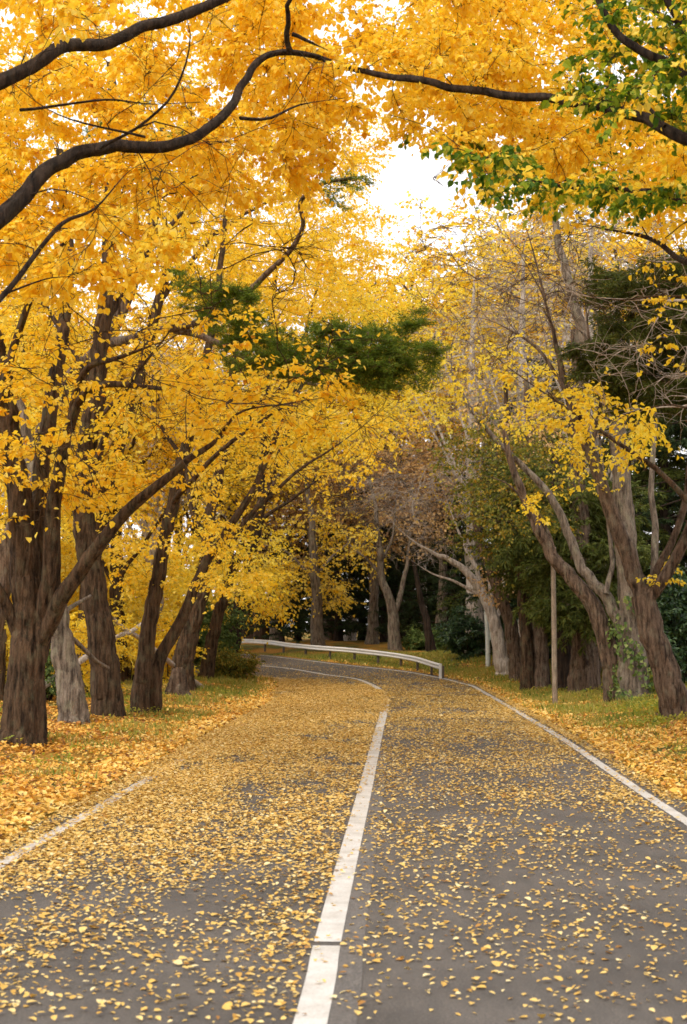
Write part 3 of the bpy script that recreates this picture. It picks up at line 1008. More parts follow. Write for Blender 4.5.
T, g = off_tree('overhanging_tree', 'near tree beyond the left edge whose dark limbs arch over the top of the picture', -5.3, 12.5, None, .34, 'bark_dark', 'yellow', 'trees arching over the road')
T.limb([g + [.1, .2, 3.0], W(-60, 265, 12.8)] + px_path([(-30, 240), (0, 215), (30, 190), (55, 165), (90, 150), (130, 146), (165, 143), (195, 135), (217, 122), (233, 103), (242, 85), (258, 62), (278, 52), (305, 54), (330, 62)], 13, 15.5), .135, .028, 20, .1, step=.06)
T.limb([g + [.1, .3, 4.6], W(-60, 110, 13)] + px_path([(-20, 92), (30, 68), (60, 47), (95, 44), (130, 32), (165, 22), (200, 10), (235, -8), (280, -30)], 13, 14.5), .10, .045, 18, .1, step=.07)
T.limb(px_path([(100, 148), (135, 130), (160, 110), (175, 92), (187, 60), (190, 30), (180, 5), (165, -20)], 13.6, 13), .018, .008, 8)
T.limb(px_path([(145, 137), (110, 130), (70, 120), (40, 105), (15, 85)], 13.5, 12.5), .014, .005, 7)
T.limb(px_path([(290, 52), (287, 38), (290, 20), (287, 5), (296, -12)], 15.1, 14.5), .035, .022, 10)
T.limb(px_path([(292, 34), (310, 42), (328, 50)], 15, 15), .025, .012, 8)
T.limb(px_path([(240, 118), (270, 118), (300, 105), (345, 98)], 14.3, 15), .020, .006, 8)
T.limb(px_path([(20, 110), (70, 104), (110, 100), (150, 104), (200, 102)], 13, 14), .016, .006, 8)
T.limb(px_path([(-30, 330), (8, 290), (40, 250), (65, 222), (95, 208), (128, 172), (150, 160)], 13.5, 15.5), .035, .012, 10)
T.limb(px_path([(-10, 300), (45, 279), (80, 277)], 13.8, 15), .014, .006, 7)
tg = np.vstack([region([(-80, -60), (300, -60), (330, 60), (250, 110), (-80, 120)], 15.3, 20, 190),
                region([(-80, -60), (200, -60), (150, 20), (-80, 40)], 11.5, 13.5, 10),
                region([(-80, 100), (230, 110), (200, 190), (80, 230), (-80, 260)], 15.2, 20, 120),
                region([(230, -60), (380, -60), (390, 60), (360, 110), (280, 120)], 16.4, 20, 74),
                region([(190, 130), (300, 100), (350, 130), (310, 190), (210, 200)], 15.5, 19, 30),
                region([(-60, 230), (160, 210), (180, 260), (60, 300), (-60, 320)], 14, 17.5, 44)])
tg2 = region([(-20, 10), (340, 10), (340, 120), (220, 230), (-20, 280)], 12.2, 14.2, 26)
en = T.grow(tg2, .02, k=.008, rtip=.004); T.spray(en, 6, .5, 0, rt=.0035, back=1.4)
en = T.grow(tg, .03, k=.007); T.spray(en, 8, .42, 10, (.55, .15), lsize=.08, wr=.85, hang=.7)
T.build()


# --- near right tree
T, g = off_tree('half_green_tree', 'near tree beyond the right edge whose arching limbs still carry some green leaves', 5.6, 13, None, .30, 'bark_dark', 'yellow', 'trees arching over the road')
T.limb([g + [-.1, .3, 4.6], W(760, 165, 13.2)] + px_path([(720, 152), (687, 138), (660, 124), (630, 113), (590, 106), (545, 98), (500, 95), (460, 88), (420, 80), (385, 76), (360, 72), (335, 66)], 13.2, 15.5), .085, .028, 18, .08, step=.07)
T.limb([g + [-.1, .2, 3.9], W(760, 232, 13.3)] + px_path([(720, 212), (687, 203), (650, 193), (610, 190), (570, 188), (525, 178), (490, 165), (465, 150), (440, 132), (415, 122), (390, 115)], 13.3, 15), .055, .010, 14, .08, step=.07)
T.limb([g + [-.1, .3, 5.2], W(760, 120, 13.2)] + px_path([(720, 90), (687, 74), (655, 58), (635, 46), (610, 20), (590, -20)], 13, 13.5), .09, .03, 14, .08, step=.07)
T.limb(px_path([(687, 30), (672, 5), (660, -20)], 13, 13), .045, .03, 10)
T.limb([g + [-.2, .4, 6.6], W(720, 75, 13.2)] + px_path([(687, 30), (650, 8), (600, -20)], 13, 13.6), .05, .02, 10)
T.limb(px_path([(665, 126), (645, 105), (620, 92), (600, 85), (565, 77)], 13.4, 14), .022, .008, 8)
T.limb(px_path([(720, 270), (687, 262), (650, 240), (600, 228), (570, 222)], 14.5, 17), .045, .010, 10)
tg = np.vstack([region([(370, -60), (620, -60), (620, 60), (620, 100), (400, 100), (360, 40)], 14.5, 20, 150),
                region([(390, 90), (690, 110), (740, 150), (740, 230), (640, 205), (500, 175), (400, 130)], 14.5, 20, 130)])
en = T.grow(tg, .03, k=.007); T.spray(en, 8, .42, 11, (.56, .15), green=.02, lsize=.072, wr=.85, hang=.7)
tg = np.vstack([region([(590, -60), (760, -60), (760, 130), (640, 125), (570, 100), (560, 30)], 12, 16, 105),
                region([(455, 150), (560, 165), (690, 185), (690, 205), (560, 205), (480, 190)], 12.5, 14.5, 30)])
en = T.grow(tg, .025, k=.007); T.spray(en, 7, .36, 9, (.6, .12), green=.86, lsize=.075, wr=.8, hang=.6)
T.build()

# --- pine with the green bough over the road
T = Tree('pine_tree', 'green pine among the yellow trees on the left, its bough reaching over the road', 'pine tree', None, 'bark_red', 'needle_pine')
g = np.array([-8.2, 33, gz(-8.2, 33)])
T.limb([g - [0, 0, .3], g + [.3, 0, 3], W(60, 400, 33), W(110, 330, 32.5), W(150, 230, 32.5), W(165, 120, 32.5)], .30, .09, 22, .08, .3)
T.limb([W(100, 345, 32.7)] + px_path([(140, 335), (190, 325), (235, 300), (265, 275), (290, 250), (302, 225), (300, 200), (320, 185), (350, 178)], 30, 26), .12, .03, 14, .08)
T.limb(px_path([(175, 330), (220, 345), (270, 370), (320, 385), (355, 378), (390, 362), (415, 345)], 30, 24.5), .08, .02, 12, .08)
tg = np.vstack([region([(255, 352), (330, 350), (350, 335), (400, 320), (428, 308), (430, 325), (405, 348), (432, 384), (380, 396), (280, 385)], 23.6, 25.4, 100),
                region([(175, 272), (250, 292), (262, 330), (180, 312)], 24, 26, 40),
                region([(200, 320), (290, 330), (300, 372), (220, 372)], 24, 26, 40),
                region([(230, 340), (440, 345), (436, 372), (300, 382), (240, 362)], 23.8, 25, 55),
                region([(310, 322), (345, 318), (350, 348), (320, 355)], 24, 25, 18),
                region([(60, 90), (200, 90), (200, 180), (80, 180)], 31, 34, 20),
                region([(320, 168), (375, 165), (370, 200), (300, 215)], 25.5, 26.5, 6)])
en = T.grow(tg, .03, k=.01, up=.05); T.spray(en, 16, .25, 30, (.5, .25), flat=.35, back=.7, lsize=.07, wr=.16, droop=-.2, hang=-.15)
T.build()

# ================= right side
T = Tree('leaning_fork_tree', 'brown trunk at the right edge leaning left and forking into pale limbs', 'tree', 'trees on the right verge', 'bark_red', 'lemon')
Y = stem(T, 684, 716, [(668, 680), (657, 650), (649, 620), (645, 597)], .26, .22, 34, .08, .3)
T.limb(px_path([(650, 622), (646, 602), (636, 578), (617, 530), (604, 490), (590, 455), (578, 425), (566, 385), (556, 345), (545, 300), (525, 262), (500, 225)], Y, Y + .5), .20, .02, 24, .07, step=.08)
T.limb(px_path([(647, 600), (660, 582), (675, 555), (690, 525), (705, 480), (720, 400)], Y, Y - .5), .13, .07, 14, .07)
T.limb(px_path([(652, 592), (658, 570), (672, 545), (684, 512), (690, 460)], Y + .2, Y + .4), .09, .05, 12, .07)
T.limb(px_path([(587, 455), (600, 410), (590, 350), (585, 300), (575, 240)], Y + .2, Y + 1), .06, .012, 10)
T.limb(px_path([(568, 395), (540, 350), (510, 330), (480, 318), (455, 320)], Y + .2, Y + 1), .05, .008, 8)
T.limb(px_path([(545, 300), (530, 240), (515, 200)], Y + .2, Y + .5), .03, .006, 8)
tg = region([(440, 150), (560, 190), (620, 230), (640, 400), (560, 440), (470, 400), (400, 260)], 26.5, 33, 70)
en = T.grow(tg, .05, k=.015, rtip=.007); T.spray(en, 6, .9, 0, rt=.007)
tg = region([(425, 340), (600, 350), (660, 440), (600, 490), (545, 450), (440, 420)], 25, 34, 70)
en = T.grow(tg, .04); T.spray(en, 6, .6, 5, (.5, .15), lsize=.085)
tg = region([(560, 440), (590, 440), (545, 520), (520, 520)], 27, 31, 12)
en = T.grow(tg, .03); T.spray(en, 5, .4, 7, (.4, .15), lsize=.085)
tg = region([(655, 560), (685, 560), (675, 590), (655, 590)], Y - .5, Y + .5, 5)
en = T.grow(tg, .02); T.spray(en, 5, .3, 9, (.5, .15), lsize=.08)
T.build()

# a limb reaching in from beyond the right edge
T, g = off_tree('arching_limb_tree', 'tree beyond the right edge with a long thin dark limb slanting up to the left', 8.2, 20, None, .26, 'bark', 'lemon', 'trees on the right verge', 6.5)
T.limb([g + [-.05, .2, 1.8], W(720, 560, 20)] + px_path([(700, 520), (688, 503), (668, 480), (640, 458), (611, 437), (590, 422), (569, 409), (548, 395), (527, 381), (499, 360), (470, 335), (450, 310)], 20.2, 23), .075, .012, 14, .06, step=.08)
T.limb([g + [-.1, .2, 3.2], W(740, 330, 20)] + px_path([(700, 302), (660, 297), (620, 300), (590, 296), (560, 285), (535, 270), (510, 262)], 20.5, 23), .045, .008, 10)
T.limb([g + [-.1, .2, 4.4], W(740, 210, 20)] + px_path([(700, 265), (670, 235), (650, 215), (640, 205)], 20.5, 21), .05, .02, 10)
T.limb([g + [-.1, .1, 2.6], W(740, 410, 20)] + px_path([(700, 410), (670, 405), (640, 410), (610, 418), (570, 420), (540, 415)], 20.2, 23), .035, .008, 10)
tg = region([(520, 200), (690, 220), (690, 330), (600, 330), (540, 300)], 19.5, 24, 26)
en = T.grow(tg, .03); T.spray(en, 5, .6, 0, rt=.005)
tg = np.vstack([region([(500, 370), (600, 380), (670, 440), (640, 470), (560, 430)], 19.5, 23, 26), region([(640, 230), (700, 250), (700, 400), (660, 380)], 20, 23, 8)])
en = T.grow(tg, .03); T.spray(en, 5, .4, 7, (.45, .15), lsize=.08)
T.build()

T, g = off_tree('pale_twigged_tree', 'leafless tree beyond the right edge whose pale twigs cross the dark shaggy conifer', 8.0, 23.5, None, .2, 'bark_pale', 'tan', 'trees on the right verge', 6.0)
for pl in ([(720, 215), (687, 232), (655, 222), (640, 208)], [(720, 300), (680, 300), (630, 300), (590, 297), (560, 288), (530, 270), (500, 262), (470, 240)], [(720, 420), (680, 408), (640, 410), (600, 420), (560, 412)], [(720, 260), (680, 262), (640, 258), (600, 232), (570, 228)]):
    T.limb([g + [-.1, .1, 2.4 + .012 * (420 - pl[0][1])]] + px_path(pl, 23, 22), .045, .012, 10)
tg = np.vstack([region([(560, 215), (690, 215), (690, 430), (600, 420), (560, 330)], 21, 23.3, 60)])
en = T.grow(tg, .03, k=.012, rtip=.006); T.spray(en, 6, .55, 0, rt=.005, back=1.5)
T.build()

T = Tree('ivy_clad_tree', 'pale barked trunk wrapped in ivy, between two leaning trunks at right', 'tree', 'trees on the right verge', 'bark_grey', 'tan')
Y = stem(T, 634, 700, [(633, 670), (632, 640), (630, 600), (627, 560), (623, 500), (618, 447), (614, 410), (598, 368), (588, 345), (576, 310), (564, 265), (556, 225), (548, 170)], .35, .05, 40, .09, .3)
T.limb(px_path([(628, 650), (620, 622), (606, 594), (592, 580), (578, 560), (566, 532), (555, 508), (540, 485), (518, 462), (498, 443), (482, 422), (466, 400), (452, 370)], Y, Y + 1.5), .17, .03, 18, .07, step=.08)
T.limb(px_path([(606, 594), (612, 560), (609, 520), (604, 490), (600, 440)], Y, Y + 1), .07, .03, 10)
T.limb(px_path([(595, 366), (600, 330), (590, 290), (594, 240)], Y, Y + .5), .05, .01, 8)
T.limb(px_path([(636, 640), (648, 600), (655, 540), (652, 470), (660, 400)], Y + .3, Y + 1), .12, .05, 12)
tg = region([(470, 180), (620, 190), (620, 340), (480, 350), (440, 300)], 35, 42, 60)
en = T.grow(tg, .05, minfrac=.3); T.spray(en, 8, 1.0, 0, rt=.007)
tg = region([(450, 380), (560, 390), (600, 420), (560, 470), (470, 440)], 35, 41, 20)
en = T.grow(tg, .05, minfrac=.2); T.spray(en, 6, .6, 6, (.5, .2), lsize=.09)
T.build()
# ivy on that trunk
a = rng.uniform(0, 6.28, 1500); zz = rng.uniform(0, 1, 1500) ** 1.25
cpos = np.array([W(634 - 4 * s, 700 - 105 * s, Y) for s in zz])
rad = .44 - .1 * zz + .10 * np.sin(a * 3 + zz * 9) + rng.uniform(-.02, .12, 1500)
P = cpos + np.stack([np.cos(a) * rad, np.sin(a) * rad, rng.normal(0, .05, 1500)], 1)
N = unit(np.stack([np.cos(a), np.sin(a), .5 + 0 * a], 1) + rng.normal(0, .4, (1500, 3)))
A = unit(np.array([0, 0, -1.]) + rng.normal(0, .5, (1500, 3)))
keep = np.sin(a * 2 + zz * 11) + rng.normal(0, .6, 1500) > .05
V, Q, f = leaves_mesh(P[keep], A[keep], N[keep], rng.uniform(.08, .15, keep.sum()), rng.uniform(.07, .13, keep.sum()), .2)
o = mesh_np('ivy', V, Q, MAT['ivy'], tint=rng.uniform(0, 1, keep.sum()), loc=cpos[0])
tag(o, 'pale green ivy climbing the pale trunk on the right verge', 'ivy')

T = Tree('curved_dark_tree', 'dark reddish trunk curving up to the left beside the ivy-clad one', 'tree', 'trees on the right verge', 'bark_red', 'olive')
Y = stem(T, 619, 702, [(613, 670), (607, 640), (597, 612), (582, 590), (566, 572), (548, 550), (530, 510), (515, 470), (500, 420)], .30, .05, 26, .08, .3)
T.limb(px_path([(560, 565), (540, 520), (510, 485), (480, 475), (462, 474)], Y, Y + .6), .07, .012, 10)
tg = np.vstack([region([(430, 420), (560, 430), (580, 520), (520, 560), (440, 480)], 35, 42, 70)])
en = T.grow(tg, .05); T.spray(en, 8, .7, 9, (.5, .25), lsize=.085)
T.build()


# --- row of dark trunks further along the right verge
def row_tree(name, label, px, py, pts, r0, r1, bark, leaf, polys, ntg, tw, lf, tint, ls, dd=(-1, 5), extra=(), grp='trees on the right verge'):
    T = Tree(name, label, 'tree', grp, bark, leaf)
    Y = stem(T, px, py, pts, r0, r1, 22, .08, .3)
    for pl, a, b in extra: T.limb(px_path(pl, Y, Y + 1), a, b, 10)
    if polys:
        tg = np.vstack([region(p, Y + dd[0], Y + dd[1], max(4, int(ntg / len(polys)))) for p in polys])
        en = T.grow(tg, .06); T.spray(en, tw, .9, lf, tint, lsize=ls, rt=.006, flat=.6, wr=.28 if leaf == 'needle' else .8)
    T.build()
    return Y


row_tree('conifer', 'broad straight conifer trunk behind the wooden pole', 586, 693, [(585, 660), (583, 620), (582, 570), (580, 500), (578, 420), (576, 330)], .42, .12, 'bark_red', 'needle',
         [[(540, 480), (640, 480), (640, 600), (540, 610)], [(545, 560), (600, 580), (600, 630), (550, 620)]], 90, 15, 44, (.5, .25), .17, (-2, 4))
row_tree('conifer', 'dark trunk just left of the broad conifer trunk and behind the pole', 565, 691, [(563, 650), (561, 600), (556, 540), (555, 450)], .30, .1, 'bark_dark', 'needle',
         [[(500, 470), (600, 470), (600, 600), (510, 600)]], 80, 15, 44, (.5, .25), .17, (-2, 4))
row_tree('verge_tree', 'upright brown trunk left of the wooden pole, nearest of a close pair', 541, 690, [(540, 650), (537, 610), (535, 560), (532, 480), (525, 380)], .28, .08, 'bark_red', 'olive',
         [[(480, 430), (560, 430), (560, 540), (490, 560)]], 70, 9, 9, (.5, .3), .10)
row_tree('verge_tree', 'slimmer trunk of the close pair, on the road side', 527, 692, [(527, 650), (524, 610), (519, 560), (512, 480), (505, 380)], .20, .06, 'bark', 'olive',
         [[(450, 440), (540, 440), (540, 560), (470, 560)]], 70, 9, 9, (.6, .3), .10)
row_tree('verge_tree', 'brown trunk leaning left among the cluster near the bend', 520, 681, [(515, 655), (509, 625), (501, 600), (493, 575), (480, 540), (470, 480)], .30, .07, 'bark_red', 'tan',
         [[(470, 560), (520, 560), (510, 600), (480, 600)]], 12, 6, 6, (.5, .3), .10, (-1, 1),
         extra=[([(503, 610), (512, 570), (520, 520)], .12, .05)])
row_tree('verge_tree', 'short dark trunk half hidden in the cluster near the bend', 532, 684, [(528, 650), (526, 610), (530, 560), (534, 500)], .24, .08, 'bark', 'olive', None, 0, 0, 0, 0, 0)
row_tree('bare_tree', 'pale twisted leafless tree fanning its branches over the bend', 506, 676, [(500, 650), (494, 625), (487, 603), (478, 585), (466, 570), (450, 560), (425, 548), (400, 530), (380, 505)], .30, .02, 'bark_pale', 'tan',
         [[(390, 440), (490, 450), (490, 560), (410, 565)], [(340, 480), (420, 470), (430, 560)]], 110, 8, 0, (.5, .3), .10, (-1, 5),
         extra=[([(490, 612), (478, 575), (465, 545), (452, 515), (440, 480)], .11, .02), ([(492, 618), (490, 575), (478, 540), (470, 500), (465, 450)], .11, .02), ([(484, 597), (455, 582), (430, 572), (405, 556)], .07, .015), ([(495, 630), (503, 590), (500, 540), (492, 480)], .10, .02)])

# --- far trees beyond the guardrail
def bh(px, py, Y):
    return W(px, py, Y)


def far_tree(name, label, px, Y, trunk, r0, r1, bark, leaf, branches, polys, ntg, tw, tl, lf, tint, ls, dd, grp=None, rt=.01):
    T = Tree(name, label, 'tree', grp, bark, leaf)
    x0 = W(px, 650, Y)[0]
    g = np.array([x0, Y, gz(x0, Y) - .2])
    T.limb([g] + px_path(trunk, Y), r0, r1, 16, .07, .3)
    for pl, a, b in branches: T.limb(px_path(pl, Y, Y + 1), a, b, 8)
    if polys:
        tg = np.vstack([region(p, Y + dd[0], Y + dd[1], int(ntg / len(polys))) for p in polys])
        en = T.grow(tg, .08, rtip=.01); T.spray(en, tw, tl, lf, tint, lsize=ls, rt=rt, back=2.)
    T.build()


far_tree('bare_tree', 'leafless grey Y-forked tree standing just behind the guardrail', 395, 68, [(394, 640), (392, 615), (388, 596), (382, 575), (379, 545), (374, 500), (368, 470)], .30, .05, 'bark_grey', 'tan',
         [([(392, 618), (400, 600), (406, 575), (410, 540), (414, 500)], .16, .03), ([(383, 578), (368, 560), (350, 545), (340, 520)], .10, .02), ([(381, 560), (392, 540), (396, 500), (400, 470)], .09, .02)],
         [[(335, 450), (430, 450), (425, 560), (340, 560)]], 60, 8, 1.4, 0, 0, 0, (-2, 3))
far_tree('yellow_green_tree', 'tree with yellow-green crown and straight trunk behind the guardrail', 318, 69, [(317, 630), (316, 595), (314, 560), (312, 520), (305, 480)], .34, .12, 'bark_grey', 'yellow',
         [([(315, 580), (290, 555), (265, 540)], .10, .03), ([(315, 575), (340, 550), (365, 530)], .10, .03)],
         [[(245, 500), (380, 490), (385, 560), (330, 590), (250, 590)], [(250, 560), (350, 560), (350, 600), (270, 610)]], 90, 9, 1.3, 7, (.72, .2), .15, (-3, 4))
far_tree('leaning_bare_tree', 'thin dark trunk leaning left behind the guardrail\'s right end', 432, 66, [(429, 640), (424, 610), (419, 590), (414, 560)], .22, .08, 'bark_dark', 'tan',
         [], [[(395, 520), (450, 520), (450, 560)]], 14, 6, 1.2, 5, (.5, .2), .14, (-1, 2))

# --- prototypes for the trees further off, copied as whole things
def conifer_proto(name, h, r, seed, leaf, dens=1.0):
    T = Tree(name, '', 'conifer', None, 'bark_dark', leaf); T.cull = False
    T.limb([(0, 0, -.3), (.05, 0, h * .4), (0, .05, h)], .028 * h, .03, 14, .06, .3)
    ends = []
    for zf in np.linspace(.08, .98, int(26)):
        for a in rng.uniform(0, 6.28, int(5 * dens)):
            L = r * (1 - zf) ** .7 * rng.uniform(.55, 1.15) + .3
            p0 = np.array([0, 0, zf * h]); d = np.array([math.cos(a), math.sin(a), rng.uniform(-.1, .3)])
            s = np.linspace(0, 1, 8)[:, None]
            P = p0 + d * L * s + np.array([0, 0, -.28 * L]) * s ** 2 + np.array([0, 0, .10 * L]) * s ** 4
            Rr = np.linspace(.05, .012, 8)
            T.br.append((P, Rr)); ends.append((P, unit(np.gradient(P, axis=0))))
    T.spray(ends, 12, .7, 22, (.45, .25), flat=.3, back=9, lsize=.24, wr=.22, droop=.25, rt=.01, hang=.3)
    e = T.build(); return e


def broad_proto(name, h, r, leaf, bark, ntg, tw, lf, ls, tint, zlo=.35, rt=.009):
    T = Tree(name, '', 'tree', None, bark, leaf); T.cull = False
    T.limb([(0, 0, -.3), (.2, 0, h * .25), (.1, .2, h * .55), (0, .1, h * .85)], .026 * h, .05, 16, .08, .3)
    for i in range(7):
        a = i * 2.4 + rng.uniform(-.4, .4); z0 = h * rng.uniform(.18, .5); rr = r * rng.uniform(.55, .8)
        T.limb([(.15, .1, z0), (math.cos(a) * rr * .4, math.sin(a) * rr * .4, z0 + h * .12), (math.cos(a) * rr, math.sin(a) * rr, z0 + h * .3)], .1, .03, 8)
    q = unit(rng.normal(size=(ntg, 3))) * (rng.uniform(.25, 1, (ntg, 1)) ** .5) * (.8 + .25 * np.sin(np.arange(ntg) * 2.1))[:, None]
    tg = q * [r, r, h * (1 - zlo) * .5] + [0, 0, h * (zlo + (1 - zlo) * .5)]
    en = T.grow(tg, .08, rtip=.012); T.spray(en, tw, 1.1, lf, tint, lsize=ls, rt=rt, back=1.8)
    return T.build()


def copy_thing(root, loc, rz, s, label, group, name=None):
    r = root.copy(); COL.objects.link(r); r.location = loc; r.rotation_euler = (0, 0, rz); r.scale = (s, s, s)
    r['label'] = label
    if group: r['group'] = group
    for ch in root.children:
        c = ch.copy(); COL.objects.link(c); c.parent = r
    return r


def place(protos, spots, group, kind):
    for i, (px, Y, s, label) in enumerate(spots):
        root = protos[i % len(protos)]
        x = W(px, 640, Y)[0]
        loc = (x, Y, gz(x, Y) - .1)
        if i < len(protos):
            root.location = loc; root.rotation_euler = (0, 0, rng.uniform(0, 6.28)); root.scale = (s, s, s); root['label'] = label; root['group'] = group
        else:
            copy_thing(root, loc, rng.uniform(0, 6.28), s, label, group)


con = [conifer_proto('conifer', 13, 3.4, 1, 'needle_dark'), conifer_proto('conifer', 12, 3.8, 2, 'needle_dark')]
G1 = 'dark conifers behind the guardrail'
place(con, [(262, 84, 0.56, 'dark conifer at the far left behind the guardrail, low and shadowy'),
            (298, 86, 0.65, 'dark conifer behind the guardrail, left of the straight trunk with yellow-green crown'),
            (338, 80, 0.69, 'dark conifer right of the yellow-green tree\'s trunk behind the guardrail'),
            (362, 84, 0.77, 'dark conifer close to the left of the leafless Y-forked tree'),
            (384, 78, 0.63, 'dark conifer directly behind the leafless Y-forked tree'),
            (412, 82, 0.75, 'dark conifer between the Y-forked tree and the thin leaning trunk'),
            (446, 74, 0.68, 'dark conifer right of the thin leaning trunk'),
            (478, 70, 0.72, 'dark conifer behind the thin pale metal pole'),
            (320, 96, 0.72, 'farthest dark conifer, glimpsed left of the middle of the far wood'),
            (282, 76, 0.45, 'low dark conifer just behind the left part of the guardrail'),
            (350, 90, .70, 'dark conifer behind the leafless Y-forked tree, one row further back'),
            (400, 90, .72, 'dark conifer one row back, right of the Y-forked tree'),
            (458, 84, .72, 'dark conifer one row back, behind the rounded shrub'),
            (430, 96, 0.85, 'tall dark conifer at the back, above the end of the guardrail'),
            ], G1, 'conifer')
conR = [conifer_proto('conifer', 14, 3.6, 3, 'needle'), conifer_proto('conifer', 15, 3.8, 4, 'needle_dark')]
G2 = 'conifers in the wood on the right'
place(conR, [(505, 60, .72, 'olive green conifer rising behind the pale twisted bare tree'),
             (545, 56, .80, 'conifer in the right wood behind the close pair of trunks'),
             (580, 52, .72, 'conifer in the right wood behind the broad conifer trunk'),
             (620, 50, .80, 'dark conifer in the right wood behind the ivy-clad trunk'),
             (668, 46, .80, 'dark conifer in the right wood behind the leaning fork'),
             (712, 44, .9, 'dark conifer at the right edge of the wood'),
             (640, 62, .95, 'conifer deep in the right wood, between the ivy-clad trunk and the fork'),
             (740, 56, 1.0, 'conifer deep in the wood beyond the right edge'),
             (530, 72, .8, 'conifer deep in the right wood, left of the slim wooden pole'),
             ], G2, 'conifer')

# big dark conifer whose boughs hang in at the upper right
T = Tree('overhanging_conifer', 'big dark green conifer whose shaggy boughs hang in at the upper right', 'conifer', None, 'bark_red', 'needle')
g = np.array([7.6, 27, gz(7.6, 27)])
T.limb([g - [0, 0, .3], g + [0, 0, 4], g + [-.1, 0, 9], g + [0, .2, 13]], .30, .08, 22, .07, .3)
T.limb([g + [0, 0, 6], W(680, 330, 26.5), W(640, 310, 26), W(600, 300, 25.8)], .08, .02, 10)
T.limb([g + [0, 0, 5], W(680, 390, 26.5), W(640, 370, 26), W(590, 365, 25.8)], .07, .02, 10)
T.limb([g + [0, 0, 4.6], W(680, 415, 26.5), W(660, 400, 26)], .06, .02, 10)
tg = np.vstack([region([(585, 265), (640, 255), (740, 240), (740, 330), (600, 325)], 25, 28.5, 90),
                region([(600, 320), (740, 320), (740, 415), (650, 415), (610, 390)], 25, 28.5, 110),
                region([(572, 345), (620, 335), (625, 372), (585, 378)], 25.2, 26.5, 22),
                region([(610, 380), (660, 385), (640, 415), (615, 405)], 25.5, 27, 14)])
en = T.grow(tg, .04); T.spray(en, 15, .34, 26, (.4, .25), flat=.6, back=.9, lsize=.12, wr=.17, droop=.25, hang=.4)
T.build()

# yellow and bare broad-leaved trees further back
yel = [broad_proto('yellow_tree', 15, 4.6, 'yellow', 'bark', 260, 8, 9, .13, (.5, .2)), broad_proto('yellow_tree', 14, 4.8, 'lemon', 'bark', 260, 8, 9, .13, (.5, .2))]
G3 = 'yellow trees standing back from the road'
place(yel, [(120, 44, .80, 'yellow tree behind the V-shaped trunk on the left'),
            (20, 40, .80, 'yellow tree behind the largest left trunk'),
            (-60, 46, 1.0, 'yellow tree beyond the left edge of the wood'),
            (200, 62, 1.0, 'tall yellow tree behind the slender leaning trunk'),
            (70, 58, 1.05, 'yellow tree deep in the left wood between the first two trunks'),
            (150, 76, 1.25, 'tall yellow tree at the back of the left wood'),
            (250, 98, 1.30, 'distant yellow crown above the dark conifers at left'),
            (335, 90, 1.45, 'distant yellow crown below the left side of the sky gap'),
            (395, 84, 1.62, 'distant yellow crown directly below the sky gap'),
            (445, 80, 1.55, 'yellow crown right of the sky gap behind the grey twigs'),
            (505, 72, 1.62, 'yellow crown behind the grey twigs of the forked tree'),
            (565, 66, 1.6, 'yellow crown showing faintly behind the ivy-clad trunk\'s top'),
            (10, 80, 1.4, 'yellow crown at the back beyond the left edge trees'),
            (105, 64, 1.0, 'yellow tree filling the gap behind the straight left trunk'),
            (35, 72, 1.1, 'yellow tree filling the gap behind the greyish left trunk'),
            (180, 90, 1.2, 'farthest yellow tree behind the furrowed trunk on the left'),
            (225, 70, 1.4, 'very tall yellow tree behind the pine bough'),
            (262, 82, 1.15, 'yellow crown hanging above the guardrail\'s left end'),
            (620, 60, 1.35, 'yellow crown above the big shaggy conifer')], G3, 'tree')
brt = [broad_proto('bare_tree', 17, 4.2, 'lemon', 'bark_pale', 170, 8, 1, .12, (.35, .25), .22, .012)]
G4 = 'bare grey-twigged trees at the back'
place(brt, [(478, 60, 1.08, 'tall bare tree with grey-pink twigs right of the sky gap'),
            (530, 52, 1.05, 'bare grey-twigged tree above the olive conifers'),
            (600, 48, 1.05, 'bare grey-twigged tree left of the big shaggy conifer'),
            (420, 90, .9, 'distant bare tree above the Y-forked tree'),
            (350, 88, .85, 'distant tan-twigged bare tree above the guardrail\'s middle'),
            (560, 62, 1.2, 'tall bare tree behind the top of the ivy-clad trunk'),
            (505, 80, 1.35, 'distant bare tree with brownish twigs right of the sky gap'),
            (150, 50, .8, 'bare grey tree amid the yellow leaves on the left'),
            (40, 66, .9, 'bare tree deep in the left wood')], G4, 'tree')

brn = [broad_proto('brown_tree', 13, 4.2, 'tan', 'bark_grey', 220, 8, 6, .15, (.5, .25), .3, .012)]
place(brn, [(372, 76, .95, 'tan-leaved tree with thin twigs behind the Y-forked bare tree'),
            (440, 72, .95, 'tan-leaved tree above the right end of the guardrail'),
            (325, 92, 1.1, 'tan-leaved tree behind the yellow-green crown'),
            (410, 92, 1.15, 'tan-leaved tree at the back of the bend below the yellow crowns'),
            (275, 80, .9, 'tan-leaved tree above the left end of the guardrail')], 'tan-leaved trees behind the bend', 'tree')

